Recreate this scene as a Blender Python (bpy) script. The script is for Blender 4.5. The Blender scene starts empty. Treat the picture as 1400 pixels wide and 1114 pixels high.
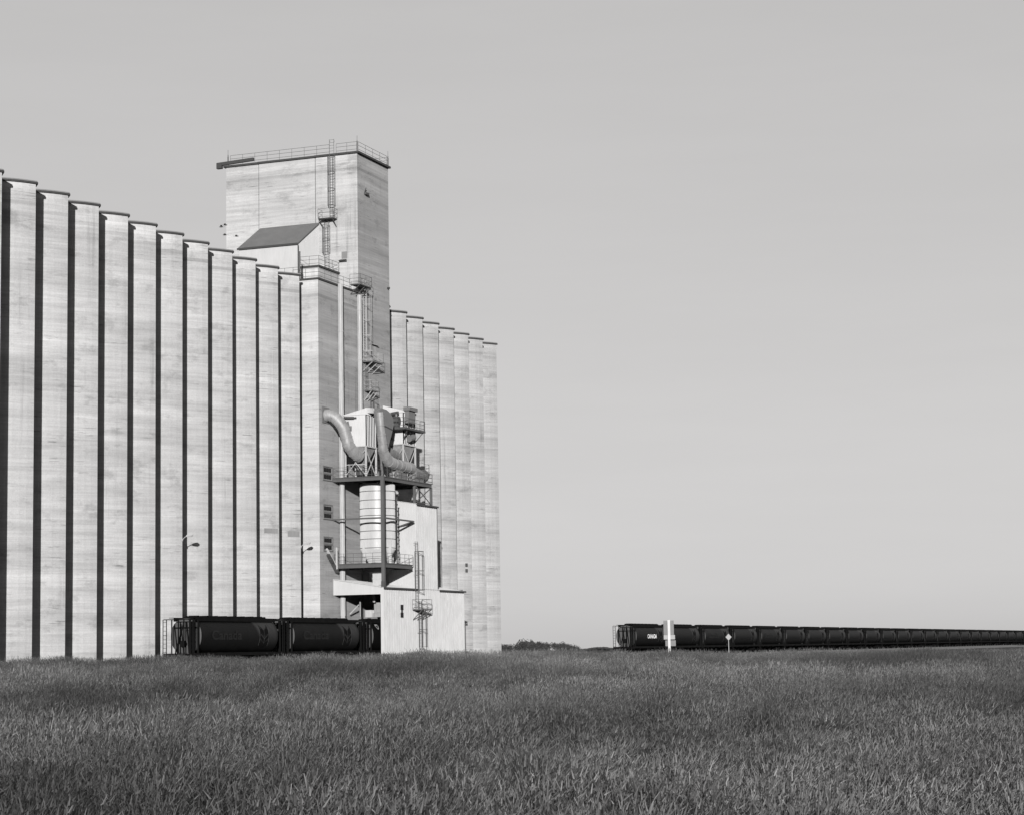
import bpy, math, random
import numpy as np
from mathutils import Vector, Matrix, noise
R = math.radians
PI = math.pi
rnd = random.Random(7)
scene = bpy.context.scene
col = scene.collection

# ------------------------------------------------------------------ materials
def new_mat(name):
    m = bpy.data.materials.new(name); m.use_nodes = True
    nt = m.node_tree; nt.nodes.clear()
    out = nt.nodes.new('ShaderNodeOutputMaterial')
    b = nt.nodes.new('ShaderNodeBsdfPrincipled')
    nt.links.new(b.outputs[0], out.inputs[0])
    b.inputs['Specular IOR Level'].default_value = 0.3
    return m, nt, b
def N(nt, typ, **kw):
    n = nt.nodes.new(typ)
    for k, v in kw.items():
        if k.startswith('i_'):
            key = k[2:]
            n.inputs[int(key) if key.isdigit() else key].default_value = v
        else: setattr(n, k, v)
    return n
def noise_node(nt, scale, vec_scale, detail=4, rough=.6, coord='Object', dist=0.0, loc=(0, 0, 0)):
    tc = N(nt, 'ShaderNodeTexCoord'); mp = N(nt, 'ShaderNodeMapping')
    mp.inputs['Scale'].default_value = vec_scale; mp.inputs['Location'].default_value = loc
    nt.links.new(tc.outputs[coord], mp.inputs[0])
    nz = N(nt, 'ShaderNodeTexNoise'); nz.inputs['Scale'].default_value = scale
    nz.inputs['Detail'].default_value = detail; nz.inputs['Roughness'].default_value = rough
    nz.inputs['Distortion'].default_value = dist
    nt.links.new(mp.outputs[0], nz.inputs['Vector'])
    return nz.outputs['Fac']
def mathn(nt, op, a, b=None, clamp=False):
    n = N(nt, 'ShaderNodeMath', operation=op, use_clamp=clamp)
    for i, v in enumerate((a, b)):
        if v is None: continue
        if isinstance(v, (int, float)): n.inputs[i].default_value = v
        else: nt.links.new(v, n.inputs[i])
    return n.outputs[0]
def maprange(nt, v, a, b, c, d, smooth=False):
    n = N(nt, 'ShaderNodeMapRange'); n.clamp = True
    if smooth: n.interpolation_type = 'SMOOTHSTEP'
    nt.links.new(v, n.inputs[0])
    for i, x in zip((1, 2, 3, 4), (a, b, c, d)): n.inputs[i].default_value = x
    return n.outputs[0]
def set_value(nt, b, v):
    c = N(nt, 'ShaderNodeCombineColor')
    for i in range(3): nt.links.new(v, c.inputs[i])
    nt.links.new(c.outputs[0], b.inputs['Base Color'])

def concrete(name, base, ztop, seed=0.0, streak=1.0):
    """board-formed concrete: pour bands, streaks, stains, pale cap course and a dark joint under it"""
    m, nt, b = new_mat(name); base *= .8
    b.inputs['Roughness'].default_value = 0.95
    b.inputs['Specular IOR Level'].default_value = .1
    n1 = noise_node(nt, 1.0, (.05, .05, .55), 5, .6, loc=(seed, 0, seed))
    n2 = noise_node(nt, 1.0, (.16, .16, 2.2), 6, .7, dist=.6, loc=(seed, seed, 0))
    n3 = noise_node(nt, 1.0, (2.6, 2.6, .10), 3, .6, loc=(0, seed, 0))
    n4 = noise_node(nt, 1.0, (.35, .35, .75), 6, .7, loc=(3 * seed, 0, 9))
    n5 = noise_node(nt, 1.0, (7, 7, 9), 5, .75)
    f = maprange(nt, n1, .3, .7, .80, 1.16)
    n8 = noise_node(nt, 1.0, (.035, .035, 5.0), 4, .75, dist=.15, loc=(0, 0, seed + 2))
    f = mathn(nt, 'MULTIPLY', f, maprange(nt, n8, .3, .7, .88, 1.10))
    n9 = noise_node(nt, 1.0, (1.1, 1.1, .05), 4, .7, loc=(seed, 7, 0)); n10 = noise_node(nt, 1.0, (.12, .12, .12), 3, .6, loc=(5, seed, 2))
    f = mathn(nt, 'MULTIPLY', f, maprange(nt, mathn(nt, 'MULTIPLY', maprange(nt, n9, .56, .68, 0, 1), maprange(nt, n10, .48, .6, 0, 1)), 0, 1, 1, .76))
    f = mathn(nt, 'MULTIPLY', f, maprange(nt, n2, .33, .67, .87, 1.08))
    f = mathn(nt, 'MULTIPLY', f, maprange(nt, n3, .45, .72, 1.01, 1 - .035 * streak))
    f = mathn(nt, 'MULTIPLY', f, maprange(nt, n4, .53, .70, 1.0, .74, True))
    f = mathn(nt, 'MULTIPLY', f, maprange(nt, n5, .3, .7, .88, 1.10))
    # thin dark horizontal scars
    n6 = noise_node(nt, 1.0, (.5, .5, 9.0), 2, .5, loc=(0, 0, seed * 5))
    n7 = noise_node(nt, 1.0, (.22, .22, .4), 2, .5, loc=(seed, 4, 0))
    sc = mathn(nt, 'MULTIPLY', maprange(nt, n6, .62, .68, 0, 1), maprange(nt, n7, .55, .62, 0, 1))
    f = mathn(nt, 'MULTIPLY', f, maprange(nt, sc, 0, 1, 1, .58))
    tc = N(nt, 'ShaderNodeTexCoord'); sx = N(nt, 'ShaderNodeSeparateXYZ')
    nt.links.new(tc.outputs['Object'], sx.inputs[0]); z = sx.outputs[2]
    wob = mathn(nt, 'ADD', z, mathn(nt, 'MULTIPLY', n2, .25))
    f = mathn(nt, 'MULTIPLY', f, maprange(nt, wob, ztop - .85, ztop - .75, 1.0, 1.12))
    d1 = mathn(nt, 'MULTIPLY', maprange(nt, wob, ztop - 1.75, ztop - 1.68, 0, 1), maprange(nt, wob, ztop - 1.42, ztop - 1.36, 1, 0))
    f = mathn(nt, 'MULTIPLY', f, maprange(nt, d1, 0, 1, 1, .80))
    set_value(nt, b, mathn(nt, 'MULTIPLY', f, base))
    bp = N(nt, 'ShaderNodeBump'); bp.inputs['Strength'].default_value = .25; bp.inputs['Distance'].default_value = .02
    nt.links.new(n2, bp.inputs['Height']); nt.links.new(bp.outputs[0], b.inputs['Normal'])
    return m
def paint(name, base, rough=.55, metallic=0.0, var=.12, diff=.6, grime=0.0, spec=.3):
    m, nt, b = new_mat(name); base *= .8
    b.inputs['Roughness'].default_value = rough
    b.inputs['Metallic'].default_value = metallic
    b.inputs['Specular IOR Level'].default_value = spec
    b.inputs['Diffuse Roughness'].default_value = diff
    n1 = noise_node(nt, 1.0, (.9, .9, .5), 6, .65)
    n2 = noise_node(nt, 1.0, (6, 6, 1.0), 4, .6)
    f = maprange(nt, n1, .3, .7, 1 - var, 1 + var)
    f = mathn(nt, 'MULTIPLY', f, maprange(nt, n2, .35, .7, 1 + var * .4, 1 - var * .6 - grime))
    set_value(nt, b, mathn(nt, 'MULTIPLY', f, base))
    nt.links.new(maprange(nt, n1, .3, .7, max(.05, rough - .1), min(1, rough + .12)), b.inputs['Roughness'])
    return m

M = {}
M['conc'] = concrete('board_formed_concrete', .245, 40.5, 0.0)
M['conc_right'] = concrete('right_bin_concrete', .222, 40.5, 15.2)  # right-hand row of bins, slightly darker base tone
M['conc_block'] = concrete('smooth_concrete', .25, 40.5, 3.7, 1.6)
M['conc_tower'] = concrete('tower_concrete', .24, 56.35, 8.3)
M['patch'] = paint('cement_patch', .12, .95, diff=1)
M['flash'] = paint('roof_flashing', .02, .8)
M['deck'] = paint('tarred_roof', .12, .9)
M['joint'] = paint('joint_filler', .10, .9)
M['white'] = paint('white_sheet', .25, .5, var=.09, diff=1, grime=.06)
M['white_sun_tone'] = paint('white_sheet_sun_tone', .275, .5, var=.04, diff=1, grime=.03)  # same white sheet as the sides; its sunlit tone is set in colour
M['tank'] = paint('white_tank_paint', .255, .45, var=.05, diff=1, grime=.07)
M['galv'] = paint('galvanised_steel', .165, .58, .35, .26)
M['galv_dark'] = paint('dull_galvanised', .095, .55, .3, .15)
M['steel'] = paint('dark_painted_steel', .03, .6, var=.25)
M['rail'] = paint('grey_pipe_rail', .035, .6, var=.2)
M['railp'] = paint('pale_pipe_rail', .2, .6, var=.2)
M['shingle'] = paint('grey_roof_sheet', .085, .85, diff=0)
M['black'] = paint('black_rubber', .012, .7)
M['pane'] = paint('dark_louvre', .010, .6, spec=.05)
M['boxp'] = paint('white_box_paint', .31, .6, var=.05, diff=1, grime=.06)
M['pipe'] = paint('white_pipe', .21, .5, diff=1, grime=.08)
M['inside'] = paint('dark_inner_sheet', .03, .9, spec=.05)
M['sign'] = paint('white_sign_paint', .24, .5, var=.04)
M['sign_grey'] = paint('grey_board', .07, .6, var=.1)
M['sign_mid'] = paint('pale_board', .16, .6, var=.1)
M['birdm'] = paint('bird_feather', .035, .8)
M['gravel'] = paint('ballast_stone', .05, .95, var=.3)
M['wood'] = paint('creosoted_tie', .04, .9)
M['railhead'] = paint('rail_steel', .12, .4, .6)
M['text_w'] = paint('white_lettering', .40, .6)
M['text_f'] = paint('faded_lettering', .0095, .7, spec=.04)
M['emb_line'] = paint('pale_emblem_line', .022, .7, spec=.04)
M['emb_dark'] = paint('dark_emblem', .003, .8, spec=.02)
M['cap'] = paint('pale_end_sheet', .03, .7, var=.2)  # end sheets, paler than the car sides
M['under'] = paint('rusty_underframe', .003, .9, var=.3, spec=.04)

def car_paint():
    m, nt, b = new_mat('dark_car_paint')
    b.inputs['Roughness'].default_value = .5
    b.inputs['Specular IOR Level'].default_value = .07
    n1 = noise_node(nt, 1.0, (.5, .5, .3), 6, .7)
    n2 = noise_node(nt, 1.0, (3, 3, .5), 5, .65)
    tc = N(nt, 'ShaderNodeTexCoord'); sx = N(nt, 'ShaderNodeSeparateXYZ')
    nt.links.new(tc.outputs['Object'], sx.inputs[0]); y = sx.outputs[1]; z = sx.outputs[2]
    f = mathn(nt, 'MULTIPLY', maprange(nt, n1, .3, .7, .8, 1.25), maprange(nt, n2, .35, .7, 1.1, .75))
    # faded field round the wheat mark, wiped away diagonally
    q = mathn(nt, 'SUBTRACT', y, mathn(nt, 'MULTIPLY', mathn(nt, 'SUBTRACT', 4.2, z), .55))
    fl = mathn(nt, 'MULTIPLY', maprange(nt, q, 9.9, 10.6, 0, 1, True), maprange(nt, y, 14.2, 14.9, 1, 0))
    fl = mathn(nt, 'MULTIPLY', fl, maprange(nt, z, 1.9, 3.6, .1, 1))
    fl = mathn(nt, 'MULTIPLY', fl, maprange(nt, n2, .3, .6, .5, 1))
    v = mathn(nt, 'ADD', mathn(nt, 'MULTIPLY', f, .004), mathn(nt, 'MULTIPLY', fl, .022))
    set_value(nt, b, v)
    return m
M['car'] = car_paint()

def grass_mat(name, base, inst=True):
    m, nt, b = new_mat(name)
    b.inputs['Roughness'].default_value = .7
    b.inputs['Specular IOR Level'].default_value = .15
    gm = N(nt, 'ShaderNodeNewGeometry')
    def pn(sc, vs, d=4):
        mp = N(nt, 'ShaderNodeMapping'); mp.inputs['Scale'].default_value = vs
        nt.links.new(gm.outputs['Position'], mp.inputs[0])
        nz = N(nt, 'ShaderNodeTexNoise'); nz.inputs['Scale'].default_value = sc; nz.inputs['Detail'].default_value = d
        nt.links.new(mp.outputs[0], nz.inputs['Vector']); return nz.outputs['Fac']
    f = maprange(nt, pn(1, (.07, .03, .0), 5), .37, .63, .5, 1.5, True)
    f = mathn(nt, 'MULTIPLY', f, maprange(nt, pn(1, (.5, .3, 0), 3), .3, .7, .75, 1.25))
    f = mathn(nt, 'MULTIPLY', f, maprange(nt, pn(1, (14, 14, 2), 2), .35, .65, .45, 1.6))
    if inst:
        oi = N(nt, 'ShaderNodeObjectInfo')
        f = mathn(nt, 'MULTIPLY', f, maprange(nt, oi.outputs['Random'], 0, 1, .5, 1.5))
    set_value(nt, b, mathn(nt, 'MULTIPLY', f, base))
    return m
M['grass'] = grass_mat('dry_grass', .0145)
M['seed'] = grass_mat('grass_seed_heads', .038)
M['ground'] = grass_mat('prairie_ground', .010, False)
M['leaf'] = paint('dark_foliage', .02, .8, var=.4)
M['trunk'] = paint('bark', .05, .9)

# ------------------------------------------------------------------ mesh builder
class MB:
    def __init__(s): s.v = []; s.f = []; s.mi = []; s.cur = 0
    def add(s, vs, fs):
        o = len(s.v); s.v += [tuple(map(float, p)) for p in vs]
        s.f += [tuple(i + o for i in f) for f in fs]; s.mi += [s.cur] * len(fs); return s
    def box(s, x0, x1, y0, y1, z0, z1):
        return s.add([(x0, y0, z0), (x1, y0, z0), (x1, y1, z0), (x0, y1, z0), (x0, y0, z1), (x1, y0, z1), (x1, y1, z1), (x0, y1, z1)],
                     [(3, 2, 1, 0), (4, 5, 6, 7), (0, 1, 5, 4), (1, 2, 6, 5), (2, 3, 7, 6), (3, 0, 4, 7)])
    def prism(s, poly, z0, z1, ztop=None):      # poly CCW seen from above
        n = len(poly)
        top = [(x, y, (ztop(x, y) if ztop else z1)) for x, y in poly]
        return s.add([(x, y, z0) for x, y in poly] + top,
                     [tuple(range(n - 1, -1, -1)), tuple(range(n, 2 * n))] + [(i, (i + 1) % n, n + (i + 1) % n, n + i) for i in range(n)])
    def bar(s, p, q, w, h=None):                # rectangular bar between two points
        h = h or w; p = Vector(p); q = Vector(q); d = (q - p).normalized()
        up = Vector((0, 0, 1)) if abs(d.z) < .95 else Vector((0, 1, 0))
        a = d.cross(up).normalized(); b = a.cross(d).normalized()
        c = [(-1, -1), (1, -1), (1, 1), (-1, 1)]
        vs = [e + a * (i * w / 2) + b * (j * h / 2) for e in (p, q) for i, j in c]
        return s.add(vs, [(0, 1, 2, 3), (7, 6, 5, 4), (0, 4, 5, 1), (1, 5, 6, 2), (2, 6, 7, 3), (3, 7, 4, 0)])
    def tube(s, pts, r, n=8, caps=True):
        pts = [Vector(p) for p in pts]; k = len(pts)
        rs = r if isinstance(r, (list, tuple)) else [r] * k
        t0 = (pts[1] - pts[0]).normalized()
        a = t0.cross(Vector((0, 0, 1)) if abs(t0.z) < .9 else Vector((1, 0, 0))).normalized()
        vs = []
        for i, p in enumerate(pts):
            t = (pts[min(i + 1, k - 1)] - pts[max(i - 1, 0)]).normalized()
            a = (a - t * a.dot(t)).normalized(); b = t.cross(a)
            vs += [p + (a * math.cos(2 * PI * j / n) + b * math.sin(2 * PI * j / n)) * rs[i] for j in range(n)]
        fs = [(i * n + j, i * n + (j + 1) % n, (i + 1) * n + (j + 1) % n, (i + 1) * n + j) for i in range(k - 1) for j in range(n)]
        if caps: fs += [tuple(range(n - 1, -1, -1)), tuple(range((k - 1) * n, k * n))]
        return s.add(vs, fs)
    def build(s, name, mats, parent=None, smooth=False, loc=None):
        base = Vector(parent_base(parent)) if parent else Vector(loc or (0, 0, 0))
        me = bpy.data.meshes.new(name)
        me.from_pydata([tuple(Vector(p) - base) for p in s.v], [], s.f)
        for m in (mats if isinstance(mats, (list, tuple)) else [mats]): me.materials.append(m)
        me.polygons.foreach_set('material_index', s.mi)
        if smooth:
            me.polygons.foreach_set('use_smooth', [True] * len(me.polygons))
            try: me.set_sharp_from_angle(angle=R(35))
            except Exception: pass
        me.update()
        o = bpy.data.objects.new(name, me); col.objects.link(o)
        if parent: o.parent = parent
        elif loc: o.location = loc
        return o
BASE = {}
def parent_base(p):
    while p.parent: p = p.parent
    return BASE.get(p.name, p.location)
def tag(o, label, cat, group=None):
    o['label'] = label; o['category'] = cat
    if group: o['group'] = group
    return o
def thing(name, label, cat, loc, group=None):
    o = bpy.data.objects.new(name, None); col.objects.link(o); o.location = loc
    o.empty_display_size = .5
    BASE[o.name] = Vector(loc)
    return tag(o, label, cat, group)
def struct(o): o['kind'] = 'structure'; return o

# ------------------------------------------------------------------ camera (at x 98.2, y 0, z 1.0 ; +Y runs along the elevator)
F, YAW, PITCH, ROLL = 2896.7, .364294, .118196, -.017995
fw = Vector((-math.sin(YAW) * math.cos(PITCH), math.cos(YAW) * math.cos(PITCH), math.sin(PITCH)))
rt = Vector((math.cos(YAW), math.sin(YAW), 0)); up = rt.cross(fw)
r2 = rt * math.cos(ROLL) + up * math.sin(ROLL); u2 = up * math.cos(ROLL) - rt * math.sin(ROLL)
cd = bpy.data.cameras.new('camera'); cam = bpy.data.objects.new('camera', cd); col.objects.link(cam)
mw = Matrix(((r2.x, u2.x, -fw.x, 98.2), (r2.y, u2.y, -fw.y, 0), (r2.z, u2.z, -fw.z, 1.0), (0, 0, 0, 1)))
cam.matrix_world = mw
cd.sensor_fit = 'HORIZONTAL'; cd.sensor_width = 36; cd.lens = F / 1400 * 36
cd.shift_y = -12 / 1400
cd.clip_start = .5; cd.clip_end = 20000
scene.camera = cam

# ------------------------------------------------------------------ light
w = bpy.data.worlds.new('World'); scene.world = w; w.use_nodes = True
nt = w.node_tree; nt.nodes.clear()
sky = nt.nodes.new('ShaderNodeTexSky'); sky.sky_type = 'NISHITA'; sky.sun_disc = False
SEL, SAZ = 9.3, 21.9
SKYREF, SKYPOW = 3.0, .22
sky.sun_elevation = R(SEL); sky.sun_rotation = R(180 - SAZ)
sky.air_density = 1.0; sky.dust_density = 1.0; sky.ozone_density = 1.0
sep = nt.nodes.new('ShaderNodeSeparateColor'); nt.links.new(sky.outputs[0], sep.inputs[0])
# black-and-white film behind a yellow-orange filter: mostly the red and green light of the sky
g = mathn(nt, 'ADD', mathn(nt, 'MULTIPLY', sep.outputs[0], .6), mathn(nt, 'MULTIPLY', sep.outputs[1], .4))
cc = nt.nodes.new('ShaderNodeCombineColor')
g = mathn(nt, 'MULTIPLY', mathn(nt, 'POWER', mathn(nt, 'DIVIDE', g, SKYREF), SKYPOW), SKYREF)
# very faint streaks of high haze
tcs = N(nt, 'ShaderNodeTexCoord'); mps = N(nt, 'ShaderNodeMapping'); mps.inputs['Scale'].default_value = (3, 3, 22); mps.inputs['Rotation'].default_value = (.05, .03, 0)
nt.links.new(tcs.outputs['Generated'], mps.inputs[0]); nzs = N(nt, 'ShaderNodeTexNoise'); nzs.inputs['Scale'].default_value = 1.6; nzs.inputs['Detail'].default_value = 7; nzs.inputs['Roughness'].default_value = .6
nt.links.new(mps.outputs[0], nzs.inputs['Vector']); g = mathn(nt, 'MULTIPLY', g, maprange(nt, nzs.outputs['Fac'], .3, .7, .988, 1.012, True))
for i, t in enumerate((1.0, .985, .98)): nt.links.new(mathn(nt, 'MULTIPLY', g, t), cc.inputs[i])
bg = nt.nodes.new('ShaderNodeBackground'); bg.inputs[1].default_value = .078
nt.links.new(cc.outputs[0], bg.inputs[0])
wo = nt.nodes.new('ShaderNodeOutputWorld'); nt.links.new(bg.outputs[0], wo.inputs[0])
sd = bpy.data.lights.new('sun', 'SUN'); sd.energy = 5.0; sd.angle = R(.5); sd.color = (1, .985, .975)
so = bpy.data.objects.new('sun', sd); col.objects.link(so)
sdir = Vector((-math.sin(R(SAZ)) * math.cos(R(SEL)), math.cos(R(SAZ)) * math.cos(R(SEL)), -math.sin(R(SEL))))
so.rotation_euler = sdir.to_track_quat('-Z', 'Y').to_euler(); so.location = (150, -50, 60)
scene.view_settings.view_transform = 'Standard'; scene.view_settings.look = 'None'
scene.view_settings.exposure = 1.25; scene.view_settings.gamma = 1

# ------------------------------------------------------------------ ground
CX = 98.2
def sstep(a, b, x):
    t = min(1, max(0, (x - a) / (b - a))); return t * t * (3 - 2 * t)
def ground_z(x, y):
    dx, dy = x - CX, y; r = math.hypot(dx, dy)
    a = math.degrees(math.atan2(dx, dy)) + math.degrees(YAW)       # bearing from the view axis
    a = max(-18, min(18, (a + 180) % 360 - 180))
    crest = -.40 + (-.006 * a if a < 0 else -.030 * a)
    crest += .06 * math.sin(a * 1.9) + .04 * math.sin(a * 4.7 + 1)
    drop = 1.55 * (1 - sstep(-30, 135, r))
    h = crest - .55 - drop
    far = -1.58
    k = sstep(142, 186, r)
    h = h * (1 - k) + far * k
    h += .05 * noise.noise(Vector((x * .12, y * .12, 0))) * (1 - k)
    return h + 1.0
def build_ground():
    xs = sorted(set([-9000, -5000, -2500, -1200, -600, -300, -150, -80] + list(range(-50, 151, 4)) + [165, 190, 240, 400, 800, 2000, 5000, 9000]))
    ys = sorted(set([-3000, -1000, -300, -100, -40] + list(range(-20, 241, 4)) + [250, 270, 300, 360, 450, 600, 900, 1500, 3000, 6000, 12000]))
    vs = [(x, y, ground_z(x, y)) for y in ys for x in xs]
    nx = len(xs)
    fs = [(j * nx + i, j * nx + i + 1, (j + 1) * nx + i + 1, (j + 1) * nx + i) for j in range(len(ys) - 1) for i in range(nx - 1)]
    m = MB(); m.add(vs, fs)
    return struct(m.build('ground', M['ground'], smooth=True))
build_ground()
tb = MB()
tb.add([(2.6, -60, -.56), (3.6, -60, -.22), (8.4, -60, -.22), (9.6, -60, -.56), (2.6, 1500, -.56), (3.6, 1500, -.22), (8.4, 1500, -.22), (9.6, 1500, -.56)],
       [(0, 1, 5, 4), (1, 2, 6, 5), (2, 3, 7, 6)])
struct(tb.build('track_bed', M['gravel']))
rl = thing('railway_track', 'steel rails on dark ties running past the elevator under the hopper cars', 'railway track', (3.25, 200, -.2))
for xx in (2.53, 3.97):
    t = MB(); t.box(xx - .035, xx + .035, 60, 700, -.14, -.02); t.box(xx - .07, xx + .07, 60, 700, -.17, -.13)
    t.build('rail', M['railhead'], rl)
t = MB()
for i in range(700): t.box(1.95, 4.55, 60 + i * .9, 60.24 + i * .9, -.26, -.165)
t.build('ties', M['wood'], rl)['kind'] = 'stuff'

# ------------------------------------------------------------------ grain elevator
el = thing('grain_elevator', 'huge pale concrete grain elevator, row of tall ribbed bins with a square tower', 'grain elevator', (0, 200, 0))
XP = -.9; ZT = 40.5
def face_pts(yp, s, off=0.0, k=6):
    """outer bowed face of one bin, from the crease to the corner"""
    c = (XP - .50 * s, yp - .585 * s); p = (XP, yp)
    out = []
    dx, dy = p[0] - c[0], p[1] - c[1]; L = math.hypot(dx, dy); n = (dy / L, -dx / L)
    for i in range(k + 1):
        t = i / k; b = .055 * s * 4 * t * (1 - t) + off
        out.append((c[0] + dx * t + n[0] * b, c[1] + dy * t + n[1] * b))
    return out
def make_bin(yp, s, z1=ZT, mat='conc'):
    f = face_pts(yp, s)
    poly = [(XP, yp - s)] + f + [(-17.2, yp), (-17.2, yp - s)]
    m = MB(); m.prism(poly, -.6, z1)
    b = m.build('bin', M[mat], el)
    o = .13
    f2 = face_pts(yp, s, .14)
    poly2 = [(XP + .14, yp - s + o)] + f2[1:] + [(XP + .14, yp + .02), (XP + .14, yp + o), (-17.4, yp + o), (-17.4, yp - s + o)]
    q = MB(); q.prism(poly2, z1 + .002, z1 + .17)
    q.build('roof_slab', M['flash'], b)
    q = MB(); q.prism([(x - .05, y - .02) for x, y in poly2], z1 + .175, z1 + .27)
    q.build('roof_cap', M['patch'], b)
    return b
sL = 4.893
for n in range(-7, 7): make_bin(168.3 + n * sL, sL)
sR = 4.84
for k in range(0, 7): make_bin(225.45 + k * sR, sR, mat='conc_right')
# middle block in front of the tower
m = MB(); m.prism([(-3.2, 200.27), (0, 200.27), (0, 210.355), (-3.2, 210.355)], -.6, 40.5)
blk = m.build('stair_block', M['conc_block'], el)
m = MB(); m.box(-3.3, .12, 200.13, 210.34, 40.505, 40.69); m.build('roof_slab', M['flash'], blk)
m = MB(); m.box(-16.9, -3.31, 196.5, 220, 40.78, 40.86); m.build('roof_deck', M['deck'], el)
# tower
tx0, tx1, ty0, ty1, tz = -16.57, 0.0, 210.42, 218.75, 56.35
poly = [(tx0, ty0 + .10), (-12.42, ty0 + .10), (-12.42, ty0 + .5), (-12.30, ty0 + .5), (-12.30, ty0),
        (-5.25, ty0), (-5.25, ty0 + .4), (-5.13, ty0 + .4), (-5.13, ty0 - .06), (tx1, ty0 - .06), (tx1, ty1), (tx0, ty1)]
m = MB(); m.prism(poly, -.6, tz); tw = m.build('tower', M['conc_tower'], el)
q = MB(); q.prism([(tx0 - .25, ty0 - .12), (-12.38, ty0 - .12), (-12.38, ty0 - .22), (-5.21, ty0 - .22), (-5.21, ty0 - .3), (tx1 + .3, ty0 - .3), (tx1 + .3, ty1 + .15), (tx0 - .25, ty1 + .15)], tz + .003, tz + .22)
q.build('roof_slab', M['flash'], tw)
q = MB(); q.bar((-17.45, 210.1, 56.72), (-12.8, 210.1, 56.9), .3, .36); q.box(-17.5, -16.85, 209.9, 210.29, 56.2, 56.88)
q.build('hoist_beam', M['flash'], tw)

def railing(a, b, h, nposts, mat, parent, name='railing', r=.020, rails=(1.0, .62, .2), extra=None):
    a = Vector(a); b = Vector(b); m = MB()
    for f in rails: m.tube([a + Vector((0, 0, h * f)), b + Vector((0, 0, h * f))], r, 6)
    for i in range(nposts):
        p = a.lerp(b, i / (nposts - 1)); m.tube([p, p + Vector((0, 0, h * 1.0))], r, 6)
    return m.build(name, mat, parent)
zr = tz + .27
railing((-15.9, ty0 - .1, zr), (-3.4, ty0 - .1, zr), 1.05, 9, M['rail'], tw)
railing((-2.55, ty0 - .1, zr), (0.1, ty0 - .1, zr), 1.05, 3, M['rail'], tw)
railing((.12, ty0, zr), (.12, ty1 - .6, zr), 1.05, 5, M['rail'], tw)
railing((-15.9, ty1 - .2, zr), (0.1, ty1 - .2, zr), 1.0, 9, M['rail'], tw)
for x, y in ((-16.24, ty0 - .05), (.02, ty0 - .05), (.05, ty1 - .1)):
    p = thing('roof_beacon', {-16.24: 'slim dark beacon post at the far left end of the tower roof rail',
        .02: 'slim dark beacon post on the front corner of the tower roof', .05: 'slim dark beacon post on the right rear corner of the tower roof'}[x], 'beacon light', (x, y, zr), 'beacon posts on the tower roof')
    m = MB(); m.tube([(x, y, zr), (x, y, zr + .95)], .075, 8); m.build('post', M['steel'], p)
    m = MB(); m.tube([(x, y, zr + .95), (x, y, zr + 1.15), (x, y, zr + 1.2)], [.05, .05, .02], 8); m.tube([(x, y, zr + 1.2), (x, y, zr + 1.75)], .02, 5); m.build('lamp', M['steel'], p)

def caged_ladder(p, u, n, z0, z1, parent, cage0=None, cage1=None, wd=.55, dep=.75, mat='rail', name='caged_ladder', hoop=1.75, r=.026):
    """p: point on the wall plane (x, y); u: along the wall; n: outward"""
    p = Vector((p[0], p[1], 0)); u = Vector((u[0], u[1], 0)); n = Vector((n[0], n[1], 0)); Z = Vector((0, 0, 1))
    m = MB(); q = p + n * .22
    for sgn in (-1, 1):
        m.tube([q + u * (sgn * wd / 2) + Z * z0, q + u * (sgn * wd / 2) + Z * z1], r, 6)
        k = max(2, int((z1 - z0) / 3))
        for i in range(k + 1):
            zz = z0 + .2 + (z1 - z0 - .4) * i / k
            m.tube([p + u * (sgn * wd / 2) + Z * zz, q + u * (sgn * wd / 2) + Z * zz], r * .8, 5)
    zz = z0 + .2
    while zz < z1:
        m.tube([q - u * (wd / 2) + Z * zz, q + u * (wd / 2) + Z * zz], .018, 5); zz += .32
    lad = m.build(name, M[mat], parent)
    if cage0 is not None:
        m = MB()
        k = max(1, round((cage1 - cage0) / hoop))
        def hp(th, zz): return q + u * (math.cos(th) * wd * .72) + n * (math.sin(th) * dep) + Z * zz
        for i in range(k + 1):
            zz = cage0 + (cage1 - cage0) * i / k
            m.tube([hp(PI * j / 10, zz) for j in range(11)], r * 1.1, 6)
        for th in (0, PI * .22, PI * .42, PI * .62, PI * .82, PI):
            m.tube([hp(th, cage0), hp(th, cage1)], r * .8, 5)
        if parent.parent is None: m.build('safety_cage', M[mat], lad)
        else: m.build('safety_cage', M[mat], parent)
    return lad
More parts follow.
